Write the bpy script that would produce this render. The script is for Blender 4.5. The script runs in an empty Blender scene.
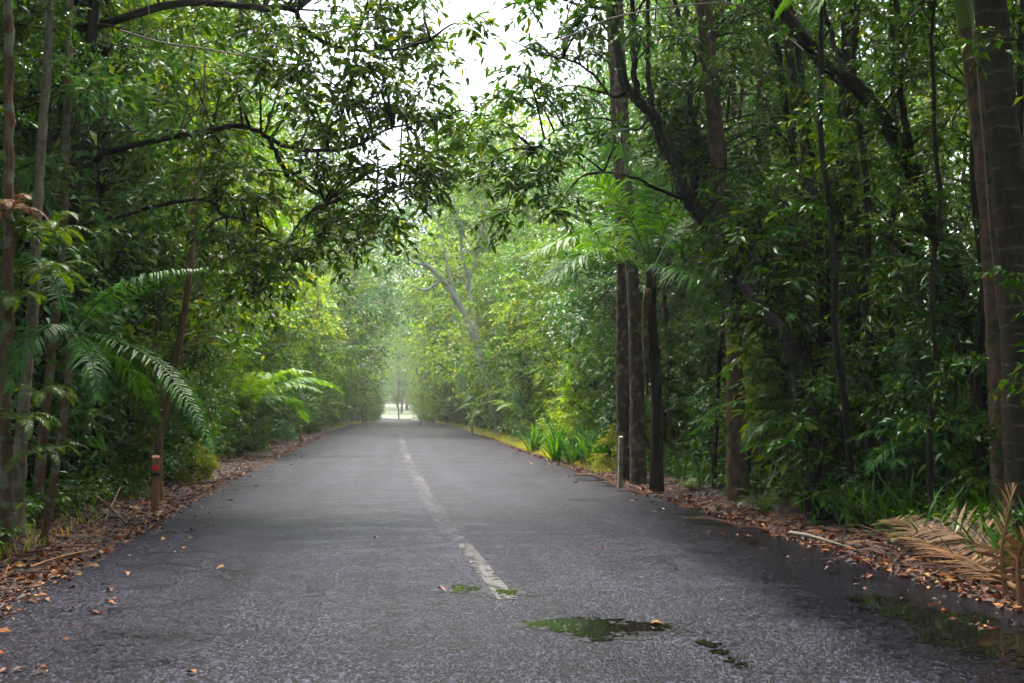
import bpy, math
import numpy as np
from mathutils import Vector, Euler, Matrix

R = np.random.default_rng(11)
S = bpy.context.scene
COL = S.collection
rad = math.radians

# ------------------------------------------------------------------ camera
F = 1250.0
CAM = np.array([0.0, 0.0, 1.5])
PITCH, YAW = rad(2.86), rad(-5.12)
cam_d = bpy.data.cameras.new('camera')
cam = bpy.data.objects.new('camera', cam_d)
COL.objects.link(cam)
cam.location = CAM
cam.rotation_euler = (rad(90) + PITCH, 0, YAW)
cam_d.sensor_width = 36
cam_d.lens = 36 * F / 1024
cam_d.clip_start, cam_d.clip_end = 0.1, 5000
cam_d.dof.use_dof = True
cam_d.dof.focus_distance = 14
cam_d.dof.aperture_fstop = 4.0
S.camera = cam
MROT = np.array(Euler(cam.rotation_euler).to_matrix())


def ray(px, py):
    return MROT @ np.array([(px - 512) / F, (341.5 - py) / F, -1.0])


def at(px, py, Y):
    """the point seen at that pixel at distance Y along the road"""
    d = ray(px, py)
    return CAM + d * (Y / d[1])


def gp(px, py, z=0.0):
    """the ground point seen at that pixel"""
    d = ray(px, py)
    return CAM + d * ((z - CAM[2]) / d[2])


# ------------------------------------------------------------------ road geometry helpers
HALF = 3.85


def cx(Y):
    Y = np.asarray(Y, float)
    return 1.3 * np.exp(-np.maximum(Y, -10) / 20.0) - 0.004 * np.clip(Y - 215, 0, 80) ** 2


def vnoise(x, y, seed=0):
    """smooth value noise"""
    x, y = np.asarray(x, float), np.asarray(y, float)
    xi, yi = np.floor(x).astype(np.int64), np.floor(y).astype(np.int64)
    fx, fy = x - xi, y - yi
    fx, fy = fx * fx * (3 - 2 * fx), fy * fy * (3 - 2 * fy)

    def h(a, b):
        n = (a * 374761393 + b * 668265263 + seed * 1442695041) & 0xFFFFFFFF
        n = ((n ^ (n >> 13)) * 1274126177) & 0xFFFFFFFF
        return ((n ^ (n >> 16)) & 0xFFFF) / 65535.0
    return (h(xi, yi) * (1 - fx) + h(xi + 1, yi) * fx) * (1 - fy) + (h(xi, yi + 1) * (1 - fx) + h(xi + 1, yi + 1) * fx) * fy


def gz(X, Y):
    """ground height"""
    X, Y = np.asarray(X, float), np.asarray(Y, float)
    off = np.abs(X - cx(Y)) - HALF
    n = vnoise(X * .8, Y * .8, 3) * .6 + vnoise(X * 2.3, Y * 2.3, 4) * .25
    side = np.clip((off + .15) / 1.2, 0, 1)
    z = -0.06 + side * (0.07 + n * .12) + np.clip(off - 2, 0, 8) * .03 * vnoise(X * .1, Y * .1, 5)
    return z + rz(Y)


def rz(Y):
    Y = np.asarray(Y, float)
    far = np.clip((Y - 225) / 160, 0, 1)
    return 2.0 * far * far * (3 - 2 * far) - 1.5 * np.clip((Y - 60) / 150, 0, 1) ** 1.5


# ------------------------------------------------------------------ mesh builder
class MB:
    def __init__(self):
        self.v, self.f, self.n = [], [], 0

    def add(self, V, Fs):
        V = np.asarray(V, np.float32).reshape(-1, 3)
        self.v.append(V)
        for f in (Fs if isinstance(Fs, (list, tuple)) else [Fs]):
            self.f.append(np.asarray(f, np.int32) + self.n)
        self.n += len(V)

    def mesh(self, name, mat, smooth=False):
        me = bpy.data.meshes.new(name)
        V = np.concatenate(self.v)
        me.vertices.add(len(V))
        me.vertices.foreach_set('co', V.ravel())
        loops = np.concatenate([f.ravel() for f in self.f]).astype(np.int32)
        tot = np.concatenate([np.full(len(f), f.shape[1], np.int32) for f in self.f])
        me.loops.add(len(loops))
        me.polygons.add(len(tot))
        st = np.concatenate([[0], np.cumsum(tot)[:-1]]).astype(np.int32)
        me.polygons.foreach_set('loop_start', st)
        me.polygons.foreach_set('vertices', loops)
        me.polygons.foreach_set('use_smooth', np.full(len(tot), bool(smooth)))
        me.materials.append(mat)
        me.update(calc_edges=True)
        me.validate()
        return me

    def build(self, name, mat, parent=None, smooth=False):
        o = bpy.data.objects.new(name, self.mesh(name, mat, smooth))
        COL.objects.link(o)
        if parent is not None:
            o.parent = parent
        return o


def nrm(a):
    return a / np.maximum(np.linalg.norm(a, axis=-1, keepdims=True), 1e-9)


def spline(P, n):
    """Catmull-Rom through P, n samples"""
    P = np.asarray(P, float)
    if len(P) == 2:
        t = np.linspace(0, 1, n)[:, None]
        return P[0] * (1 - t) + P[1] * t
    Q = np.vstack([2 * P[0] - P[1], P, 2 * P[-1] - P[-2]])
    u = np.linspace(0, len(P) - 1 - 1e-6, n)
    i = u.astype(int)
    t = (u - i)[:, None]
    a, b, c, d = Q[i], Q[i + 1], Q[i + 2], Q[i + 3]
    return .5 * (2 * b + (c - a) * t + (2 * a - 5 * b + 4 * c - d) * t * t + (3 * b - a - 3 * c + d) * t ** 3)


def tube(mb, path, radii, sides=8, rough=0.0, rs=None, cap=True):
    P = np.asarray(path, float)
    n = len(P)
    r = np.interp(np.linspace(0, 1, n), np.linspace(0, 1, len(np.atleast_1d(radii))), np.atleast_1d(radii))
    T = nrm(np.gradient(P, axis=0))
    ref = np.array([1.0, 0, 0]) if abs(T[0][0]) < .8 else np.array([0, 1.0, 0])
    U = np.zeros_like(P)
    u = ref
    for i in range(n):
        u = u - T[i] * (u @ T[i])
        u = u / max(np.linalg.norm(u), 1e-9)
        U[i] = u
    W = np.cross(T, U)
    a = np.linspace(0, 2 * np.pi, sides, endpoint=False)
    rr = r[:, None] * np.ones(sides)
    if rough:
        rr = rr * (1 + rough * (R.random((n, sides)) - .5))
        if n >= 20 and sides >= 8:
            si = np.linspace(0, 6 + n * .12, n)[:, None]
            rr = rr * (1 + .22 * (vnoise(si + P[0, 0] * 7, np.cos(a)[None] * 1.5 + 9, 91) - .5) + .16 * (vnoise(si * 2.7 + P[0, 0] * 3, np.sin(a)[None] * 1.5 + 5, 92) - .5) + .14 * (vnoise(si * 6.1 + P[0, 0], np.cos(a)[None] * 3 + np.sin(a)[None] * 5 + 15, 93) - .5))
    V = P[:, None] + rr[..., None] * (np.cos(a)[None, :, None] * U[:, None] + np.sin(a)[None, :, None] * W[:, None])
    V = V.reshape(-1, 3)
    i = np.arange(n - 1)[:, None] * sides
    j = np.arange(sides)[None]
    k = (j + 1) % sides
    Fq = np.stack([i + j, i + k, i + sides + k, i + sides + j], -1).reshape(-1, 4)
    fs = [Fq]
    if cap:
        V = np.vstack([V, P[-1] + T[-1] * r[-1] * .5])
        top = (n - 1) * sides
        fs.append(np.stack([top + np.arange(sides), top + (np.arange(sides) + 1) % sides, np.full(sides, n * sides)], -1))
    mb.add(V, fs)


def leaves(mb, P, D, N, L, W, hi=False, fold=.35, curl=.15):
    """leaf blades at P along D facing N"""
    D = nrm(D)
    N = nrm(N - D * (N * D).sum(-1, keepdims=True))
    Sd = np.cross(D, N)
    L, W = L[:, None], W[:, None] * .5
    n = len(P)
    if hi:
        pts = [P,
               P + D * L * .28 + Sd * W * .85 + N * W * fold, P + D * L * .28, P + D * L * .28 - Sd * W * .85 + N * W * fold,
               P + D * L * .62 + Sd * W * .8 + N * (W * fold - L * curl * .4), P + D * L * .62 - N * L * curl * .4, P + D * L * .62 - Sd * W * .8 + N * (W * fold - L * curl * .4),
               P + D * L - N * L * curl]
        V = np.stack(pts, 1).reshape(-1, 3)
        b = np.arange(n)[:, None] * 8
        mb.add(V, [np.concatenate([b + np.array([[0, 1, 2]]), b + np.array([[0, 2, 3]]), b + np.array([[4, 7, 5]]), b + np.array([[5, 7, 6]])]),
                   np.concatenate([b + np.array([[1, 4, 5, 2]]), b + np.array([[2, 5, 6, 3]])])])
    else:
        V = np.stack([P, P + D * L * .42 + Sd * W + N * W * fold, P + D * L - N * L * curl, P + D * L * .42 - Sd * W + N * W * fold, P + D * L * .45], 1).reshape(-1, 3)
        b = np.arange(n)[:, None] * 5
        mb.add(V, np.concatenate([b + np.array([[0, 1, 2, 4]]), b + np.array([[0, 4, 2, 3]])]))


def clumps(mb, C, r, T, K, L, rng, flat=.6, droop=.35, aspect=.4, hi=False, twig=None):
    """leafy sprays: T twigs of K leaves about every centre C"""
    C = np.asarray(C, float).reshape(-1, 3)
    M = len(C)
    r = np.broadcast_to(np.asarray(r, float), (M,))
    d = nrm(rng.normal(size=(M, T, 3)))
    d[..., 2] *= flat
    d = nrm(d + np.array([0, 0, .08]))
    ln = r[:, None] * (.55 + .65 * rng.random((M, T)))
    st = C[:, None] + d * (r[:, None] * .1 * rng.random((M, T)))[..., None]
    t = (np.arange(K)[None, None] + rng.random((M, T, K))) / K * .85 + .15
    p = st[:, :, None] + d[:, :, None] * (ln[..., None] * t)[..., None]
    p[..., 2] -= droop * ln[..., None] * t * t
    side = nrm(np.cross(d, np.array([0, 0, 1.0])) + 1e-4)
    sg = np.where(np.arange(K) % 2 == 0, 1.0, -1.0)[None, None, :, None]
    ld = d[:, :, None] * (.35 + .5 * t[..., None]) + side[:, :, None] * sg * .75 + rng.normal(size=p.shape) * .35
    ld[..., 2] -= .35
    nn = rng.normal(size=p.shape) * .45 + np.array([0, 0, 1.0])
    n = M * T * K
    LL = L * (.55 + .75 * rng.random(n))
    leaves(mb, p.reshape(-1, 3), ld.reshape(-1, 3), nn.reshape(-1, 3), LL, LL * aspect * (.8 + .4 * rng.random(n)), hi=hi)
    if twig is not None:
        for m in range(M):
            for q in range(0, T, 3):
                e = st[m, q] + d[m, q] * ln[m, q]
                e[2] -= droop * ln[m, q]
                mid = st[m, q] + d[m, q] * ln[m, q] * .5 - np.array([0, 0, droop * ln[m, q] * .25])
                tube(twig, [C[m], mid, e], [.007, .003], 3, cap=False)


# ------------------------------------------------------------------ materials
def new_mat(name):
    m = bpy.data.materials.new(name)
    m.use_nodes = True
    nt = m.node_tree
    nt.nodes.clear()
    return m, nt, nt.nodes.new('ShaderNodeOutputMaterial')


def nd(nt, t, ins=None, **kw):
    n = nt.nodes.new(t)
    for k, v in kw.items():
        setattr(n, k, v)
    for k, v in (ins or {}).items():
        s = n.inputs[k]
        if isinstance(v, bpy.types.NodeSocket):
            nt.links.new(v, s)
        else:
            s.default_value = v
    return n


def ramp(nt, fac, stops, interp='LINEAR'):
    n = nt.nodes.new('ShaderNodeValToRGB')
    n.color_ramp.interpolation = interp
    e = n.color_ramp.elements
    while len(e) < len(stops):
        e.new(.5)
    for q, (p, c) in zip(e, stops):
        q.position = p
        q.color = (*c, 1) if len(c) == 3 else c
    nt.links.new(fac, n.inputs['Fac'])
    return n.outputs['Color']


def leaf_mat(name, stops, trans=.3, rough=.38, spec=.5, vary=.25):
    m, nt, out = new_mat(name)
    g = nd(nt, 'ShaderNodeNewGeometry')
    oi = nd(nt, 'ShaderNodeObjectInfo')
    c = ramp(nt, g.outputs['Random Per Island'], stops)
    hv = nd(nt, 'ShaderNodeMapRange', {'Value': oi.outputs['Random'], 3: 1 - vary, 4: 1 + vary})
    hh = nd(nt, 'ShaderNodeMapRange', {'Value': oi.outputs['Random'], 3: .515, 4: .485})
    hs = nd(nt, 'ShaderNodeHueSaturation', {'Hue': hh.outputs[0], 'Value': hv.outputs[0], 'Color': c})
    p = nd(nt, 'ShaderNodeBsdfPrincipled', {'Base Color': hs.outputs[0], 'Roughness': rough, 'Specular IOR Level': spec})
    tc = nd(nt, 'ShaderNodeHueSaturation', {'Hue': .48, 'Saturation': 1.1, 'Value': 1.9, 'Color': hs.outputs[0]})
    tr = nd(nt, 'ShaderNodeBsdfTranslucent', {'Color': tc.outputs[0]})
    mx = nd(nt, 'ShaderNodeMixShader', {'Fac': trans, 1: p.outputs[0], 2: tr.outputs[0]})
    nt.links.new(mx.outputs[0], out.inputs['Surface'])
    return m


def bark_mat(name, c1, c2, scale=14, stretch=.25, spots=None, rings=None, rough=.85, bump=.5):
    m, nt, out = new_mat(name)
    tc = nd(nt, 'ShaderNodeTexCoord')
    mp = nd(nt, 'ShaderNodeMapping', {'Vector': tc.outputs['Object'], 'Scale': (1, 1, stretch)})
    n1 = nd(nt, 'ShaderNodeTexNoise', {'Vector': mp.outputs[0], 'Scale': scale, 'Detail': 6, 'Roughness': .65})
    col = ramp(nt, n1.outputs['Fac'], [(.3, c1), (.7, c2)])
    h = n1.outputs['Fac']
    if spots:
        n2 = nd(nt, 'ShaderNodeTexNoise', {'Vector': tc.outputs['Object'], 'Scale': 7, 'Detail': 4})
        f = ramp(nt, n2.outputs['Fac'], [(.52, (0, 0, 0)), (.62, (1, 1, 1))])
        mx = nd(nt, 'ShaderNodeMix', data_type='RGBA')
        nt.links.new(f, mx.inputs[0])
        nt.links.new(col, mx.inputs[6])
        mx.inputs[7].default_value = (*spots, 1)
        col = mx.outputs[2]
    if rings:
        sp = nd(nt, 'ShaderNodeSeparateXYZ', {0: tc.outputs['Object']})
        n3 = nd(nt, 'ShaderNodeTexNoise', {'Vector': tc.outputs['Object'], 'Scale': 1.6, 'Detail': 6, 'Roughness': .6})
        a = nd(nt, 'ShaderNodeMath', {0: n3.outputs['Fac'], 1: .30}, operation='MULTIPLY')
        b = nd(nt, 'ShaderNodeMath', {0: sp.outputs[2], 1: a.outputs[0]}, operation='ADD')
        k = nd(nt, 'ShaderNodeMath', {0: b.outputs[0], 1: rings}, operation='MULTIPLY')
        fr = nd(nt, 'ShaderNodeMath', {0: k.outputs[0]}, operation='FRACT')
        f = ramp(nt, fr.outputs[0], [(0, (1, 1, 1)), (.09, (1, 1, 1)), (.16, (0, 0, 0))])
        nb = nd(nt, 'ShaderNodeTexNoise', {'Vector': tc.outputs['Object'], 'Scale': 8, 'Detail': 4})
        nbr = ramp(nt, nb.outputs['Fac'], [(.38, (0, 0, 0)), (.62, (.8, .8, .8))])
        f2 = nd(nt, 'ShaderNodeMath', {0: f, 1: nbr}, operation='MULTIPLY')
        mx = nd(nt, 'ShaderNodeMix', data_type='RGBA')
        nt.links.new(f2.outputs[0], mx.inputs[0])
        nt.links.new(col, mx.inputs[6])
        mx.inputs[7].default_value = (.105, .088, .066, 1)
        col = mx.outputs[2]
    bp = nd(nt, 'ShaderNodeBump', {'Height': h, 'Strength': bump, 'Distance': .03})
    p = nd(nt, 'ShaderNodeBsdfPrincipled', {'Base Color': col, 'Roughness': rough, 'Specular IOR Level': .12, 'Normal': bp.outputs[0]})
    nt.links.new(p.outputs[0], out.inputs['Surface'])
    return m


M = {}
M['leaf_dark'] = leaf_mat('leaf_dark', [(0, (.010, .048, .003)), (.5, (.024, .098, .005)), (.85, (.055, .155, .008)), (1, (.13, .17, .012))], .24, .24, .24)
M['leaf_mid'] = leaf_mat('leaf_mid', [(0, (.018, .075, .004)), (.5, (.042, .14, .007)), (.85, (.085, .19, .010)), (1, (.18, .21, .016))], .38, .28, .24)
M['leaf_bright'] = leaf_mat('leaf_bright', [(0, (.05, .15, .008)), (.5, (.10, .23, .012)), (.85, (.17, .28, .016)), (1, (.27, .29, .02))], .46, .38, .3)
M['leaf_blue'] = leaf_mat('leaf_blue', [(0, (.013, .065, .012)), (.5, (.032, .125, .020)), (.9, (.07, .175, .026)), (1, (.14, .19, .03))], .28, .28, .26)
M['leaf_yellow'] = leaf_mat('leaf_yellow', [(0, (.14, .22, .01)), (.6, (.24, .29, .015)), (1, (.36, .30, .02))], .4, .4, .3)
M['frond'] = leaf_mat('frond', [(0, (.014, .072, .006)), (.5, (.030, .11, .010)), (1, (.07, .19, .015))], .40, .42, .10, .15)
M['frond_dark'] = leaf_mat('frond_dark', [(0, (.008, .045, .004)), (.5, (.016, .07, .006)), (1, (.035, .12, .009))], .30, .42, .12, .1)
M['frond_pale'] = leaf_mat('frond_pale', [(0, (.045, .13, .012)), (.5, (.075, .18, .018)), (1, (.13, .24, .022))], .42, .36, .18, .15)
M['fern'] = leaf_mat('fern', [(0, (.022, .08, .005)), (.6, (.05, .12, .008)), (1, (.13, .16, .012))], .38, .4, .3)
M['dead'] = leaf_mat('dead', [(0, (.05, .022, .008)), (.5, (.125, .062, .022)), (1, (.27, .155, .068))], .15, .6, .3, .1)
M['litter'] = leaf_mat('litter', [(0, (.014, .007, .005)), (.4, (.045, .017, .009)), (.7, (.11, .036, .014)), (.9, (.24, .075, .02)), (1, (.36, .2, .06))], .1, .6, .3, .1)
M['bark_dark'] = bark_mat('bark_dark', (.006, .005, .004), (.028, .022, .015), spots=(.016, .024, .008), bump=.9)
M['bark_brown'] = bark_mat('bark_brown', (.05, .028, .017), (.17, .10, .06), spots=(.16, .16, .11))
M['bark_orange'] = bark_mat('bark_orange', (.13, .065, .03), (.30, .16, .08))
M['bark_pale'] = bark_mat('bark_pale', (.07, .055, .04), (.24, .20, .15), spots=(.09, .075, .05))
M['bark_mottled'] = bark_mat('bark_mottled', (.022, .016, .011), (.085, .060, .042), spots=(.14, .12, .09), bump=.9)
M['bark_ring'] = bark_mat('bark_ring', (.06, .033, .022), (.19, .115, .078), scale=9, stretch=.5, rings=5.5, spots=(.04, .045, .025))
M['bark_ring_dark'] = bark_mat('bark_ring_dark', (.018, .013, .010), (.055, .039, .029), scale=9, stretch=.5, rings=5.0, spots=(.02, .024, .012))
M['bark_white'] = bark_mat('bark_white', (.34, .30, .25), (.62, .57, .50), scale=3)
M['bark_black'] = bark_mat('bark_black', (.003, .0025, .002), (.013, .010, .007), spots=(.010, .015, .005), bump=.9)
M['twig_pale'] = bark_mat('twig_pale', (.11, .09, .07), (.27, .23, .185), bump=.1)
M['shaft'] = bark_mat('shaft', (.10, .15, .03), (.17, .22, .05), scale=5, rough=.4, bump=.1)


def plain(name, col, rough=.6, spec=.4, noise=0.0, scale=20):
    m, nt, out = new_mat(name)
    tc = nd(nt, 'ShaderNodeTexCoord')
    n1 = nd(nt, 'ShaderNodeTexNoise', {'Vector': tc.outputs['Object'], 'Scale': scale, 'Detail': 5})
    c = np.array(col)
    k = ramp(nt, n1.outputs['Fac'], [(.3, tuple(c * (1 - noise))), (.7, tuple(np.minimum(c * (1 + noise), 1)))])
    p = nd(nt, 'ShaderNodeBsdfPrincipled', {'Base Color': k, 'Roughness': rough, 'Specular IOR Level': spec})
    nt.links.new(p.outputs[0], out.inputs['Surface'])
    return m


M['timber'] = bark_mat('timber', (.18, .085, .04), (.36, .19, .10), scale=20, stretch=.12, bump=.3)
M['timber_white'] = bark_mat('timber_white', (.20, .18, .13), (.46, .43, .34), scale=12, stretch=.2, spots=(.17, .16, .07), bump=.2)
M['red'] = plain('red', (.95, .02, .012), .3)
M['black'] = plain('black', (.02, .02, .02), .6)
M['paint_old'] = plain('paint_old', (.066, .064, .072), .55, .08, .35, 30)
M['paint'] = plain('paint', (.072, .069, .067), .6, .08, .35, 30)


def asphalt():
    m, nt, out = new_mat('asphalt')
    tc = nd(nt, 'ShaderNodeTexCoord')
    o = tc.outputs['Object']
    mpc = nd(nt, 'ShaderNodeMapping', {'Vector': o, 'Scale': (1, .5, 1)})
    vo = nd(nt, 'ShaderNodeTexVoronoi', {'Vector': mpc.outputs[0], 'Scale': 74, 'Randomness': 1})
    vo2 = nd(nt, 'ShaderNodeTexVoronoi', {'Vector': o, 'Scale': 120, 'Randomness': 1})
    big = nd(nt, 'ShaderNodeTexNoise', {'Vector': o, 'Scale': .55, 'Detail': 5, 'Roughness': .6})
    mp = nd(nt, 'ShaderNodeMapping', {'Vector': o, 'Scale': (.6, 1.1, 1)})
    band = nd(nt, 'ShaderNodeTexNoise', {'Vector': mp.outputs[0], 'Scale': 1.5, 'Detail': 6, 'Roughness': .65})
    fine = nd(nt, 'ShaderNodeTexNoise', {'Vector': o, 'Scale': 18, 'Detail': 4, 'Roughness': .7})
    sepc = nd(nt, 'ShaderNodeSeparateColor', {0: vo.outputs['Color']})
    chip = nd(nt, 'ShaderNodeTexNoise', {'Vector': mpc.outputs[0], 'Scale': 56, 'Detail': 4, 'Roughness': .7})
    cs = nd(nt, 'ShaderNodeMath', {0: sepc.outputs[0], 1: .34, 2: chip.outputs['Fac']}, operation='MULTIPLY_ADD')
    stone = ramp(nt, cs.outputs[0], [(.50, (.003, .0029, .0038)), (.64, (.0085, .0082, .0115)), (.75, (.030, .0288, .045)), (.90, (.086, .082, .126))])
    gap = ramp(nt, vo.outputs['Distance'], [(.35, (1, 1, 1)), (.75, (.35, .35, .35))])
    c1 = nd(nt, 'ShaderNodeMix', data_type='RGBA', blend_type='MULTIPLY')
    c1.inputs[0].default_value = 1
    nt.links.new(stone, c1.inputs[6])
    nt.links.new(gap, c1.inputs[7])
    mpl = nd(nt, 'ShaderNodeMapping', {'Vector': o, 'Scale': (1.5, .045, 1)})
    trk = nd(nt, 'ShaderNodeTexNoise', {'Vector': mpl.outputs[0], 'Scale': 1.3, 'Detail': 4, 'Roughness': .6})
    tk = nd(nt, 'ShaderNodeMath', {0: trk.outputs['Fac'], 1: .7}, operation='MULTIPLY')
    tb = nd(nt, 'ShaderNodeMath', {0: big.outputs['Fac'], 1: .5, 2: tk.outputs[0]}, operation='MULTIPLY_ADD')
    tint = ramp(nt, tb.outputs[0], [(.46, (.5, .5, .5)), (.74, (1.3, 1.28, 1.3))])
    c2 = nd(nt, 'ShaderNodeMix', data_type='RGBA', blend_type='MULTIPLY')
    c2.inputs[0].default_value = 1
    nt.links.new(c1.outputs[2], c2.inputs[6])
    nt.links.new(tint, c2.inputs[7])
    # damp film: stains where water lies between the stones
    wsum = nd(nt, 'ShaderNodeMath', {0: band.outputs['Fac'], 1: fine.outputs['Fac']}, operation='ADD')
    wet = ramp(nt, wsum.outputs[0], [(.98 / 2 + .06, (0, 0, 0)), (.98 / 2 + .16, (1, 1, 1))])
    w2 = nd(nt, 'ShaderNodeMath', {0: wsum.outputs[0], 1: .5}, operation='MULTIPLY')
    wet = ramp(nt, w2.outputs[0], [(.50, (0, 0, 0)), (.66, (1, 1, 1))])
    sx = nd(nt, 'ShaderNodeSeparateXYZ', {0: o})
    dx = nd(nt, 'ShaderNodeMapRange', {'Value': sx.outputs[0], 1: 2.3, 2: 4.6})
    dy = nd(nt, 'ShaderNodeMapRange', {'Value': sx.outputs[1], 1: 22.0, 2: 8.0})
    dm = nd(nt, 'ShaderNodeMath', {0: dx.outputs[0], 1: dy.outputs[0]}, operation='MULTIPLY')
    dn = nd(nt, 'ShaderNodeMath', {0: dm.outputs[0], 1: 1.3, 2: w2.outputs[0]}, operation='MULTIPLY_ADD')
    damp = ramp(nt, dn.outputs[0], [(.55, (0, 0, 0)), (.95, (1, 1, 1))])
    wm = nd(nt, 'ShaderNodeMath', {0: wet, 1: damp}, operation='MAXIMUM')
    wet = wm.outputs[0]
    c3 = nd(nt, 'ShaderNodeMix', data_type='RGBA')
    nt.links.new(wet, c3.inputs[0])
    nt.links.new(c2.outputs[2], c3.inputs[6])
    dk = nd(nt, 'ShaderNodeMix', data_type='RGBA', blend_type='MULTIPLY')
    dk.inputs[0].default_value = 1
    nt.links.new(c2.outputs[2], dk.inputs[6])
    dk.inputs[7].default_value = (.45, .46, .45, 1)
    nt.links.new(dk.outputs[2], c3.inputs[7])
    ro = nd(nt, 'ShaderNodeMapRange', {'Value': wet, 3: .54, 4: .20})
    hh = nd(nt, 'ShaderNodeMath', {0: vo.outputs['Distance'], 1: -1.0}, operation='MULTIPLY')
    h2 = nd(nt, 'ShaderNodeMath', {0: vo2.outputs['Distance'], 1: -.35, 2: hh.outputs[0]}, operation='MULTIPLY_ADD')
    bs = nd(nt, 'ShaderNodeMapRange', {'Value': wet, 3: .7, 4: .45})
    bp = nd(nt, 'ShaderNodeBump', {'Height': h2.outputs[0], 'Strength': bs.outputs[0], 'Distance': .007})
    p = nd(nt, 'ShaderNodeBsdfPrincipled', {'Base Color': c3.outputs[2], 'Roughness': ro.outputs[0], 'Specular IOR Level': .06, 'Normal': bp.outputs[0]})
    nt.links.new(p.outputs[0], out.inputs['Surface'])
    return m


M['asphalt'] = asphalt()


def ground_mat():
    m, nt, out = new_mat('forest_floor')
    tc = nd(nt, 'ShaderNodeTexCoord')
    o = tc.outputs['Object']
    vo = nd(nt, 'ShaderNodeTexVoronoi', {'Vector': o, 'Scale': 14})
    n = nd(nt, 'ShaderNodeTexNoise', {'Vector': o, 'Scale': 2.2, 'Detail': 6, 'Roughness': .7})
    sp = nd(nt, 'ShaderNodeSeparateColor', {0: vo.outputs['Color']})
    c = ramp(nt, sp.outputs[0], [(0, (.008, .0045, .003)), (.5, (.022, .010, .006)), (.85, (.055, .021, .010)), (1, (.10, .04, .016))])
    t = ramp(nt, n.outputs['Fac'], [(.35, (.5, .5, .5)), (.7, (1.1, 1.1, 1.1))])
    mx = nd(nt, 'ShaderNodeMix', data_type='RGBA', blend_type='MULTIPLY')
    mx.inputs[0].default_value = 1
    nt.links.new(c, mx.inputs[6])
    nt.links.new(t, mx.inputs[7])
    # open lawn beyond the end of the trees
    sx = nd(nt, 'ShaderNodeSeparateXYZ', {0: o})
    f = nd(nt, 'ShaderNodeMapRange', {'Value': sx.outputs[1], 1: 232.0, 2: 244.0})
    gcol = ramp(nt, n.outputs['Fac'], [(.3, (.035, .06, .014)), (.7, (.06, .085, .022))])
    m2 = nd(nt, 'ShaderNodeMix', data_type='RGBA')
    nt.links.new(f.outputs[0], m2.inputs[0])
    nt.links.new(mx.outputs[2], m2.inputs[6])
    nt.links.new(gcol, m2.inputs[7])
    bp = nd(nt, 'ShaderNodeBump', {'Height': vo.outputs['Distance'], 'Strength': .6, 'Distance': .03})
    p = nd(nt, 'ShaderNodeBsdfPrincipled', {'Base Color': m2.outputs[2], 'Roughness': .75, 'Normal': bp.outputs[0]})
    nt.links.new(p.outputs[0], out.inputs['Surface'])
    return m


M['ground'] = ground_mat()


def water_mat():
    m, nt, out = new_mat('puddle_water')
    tc = nd(nt, 'ShaderNodeTexCoord')
    n = nd(nt, 'ShaderNodeTexNoise', {'Vector': tc.outputs['Object'], 'Scale': 9, 'Detail': 2})
    bp = nd(nt, 'ShaderNodeBump', {'Height': n.outputs['Fac'], 'Strength': .05, 'Distance': .01})
    p = nd(nt, 'ShaderNodeBsdfPrincipled', {'Base Color': (.006, .006, .004, 1), 'Roughness': .03, 'IOR': 1.33, 'Normal': bp.outputs[0]})
    nt.links.new(p.outputs[0], out.inputs['Surface'])
    return m


M['water'] = water_mat()
M['damp'] = plain('damp', (.010, .010, .011), .42, .12, .6, 60)


# ------------------------------------------------------------------ tagging
def tag(o, label=None, cat=None, group=None, kind=None):
    for k, v in (('label', label), ('category', cat), ('group', group), ('kind', kind)):
        if v:
            o[k] = v
    return o


def empty(name, loc, rot=0.0, label=None, cat=None, group=None):
    o = bpy.data.objects.new(name, None)
    COL.objects.link(o)
    o.location = tuple(float(a) for a in loc)
    o.rotation_euler = (0, 0, rot)
    o.empty_display_size = .2
    return tag(o, label, cat, group)


KIDS = {}


def copy_tree(o):
    c = o.copy()
    COL.objects.link(c)
    for ch in KIDS[o.name]:
        d = ch.copy()
        COL.objects.link(d)
        d.parent = c
        for g in KIDS.get(ch.name, ()):
            e = g.copy()
            COL.objects.link(e)
            e.parent = d
    return c


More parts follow.
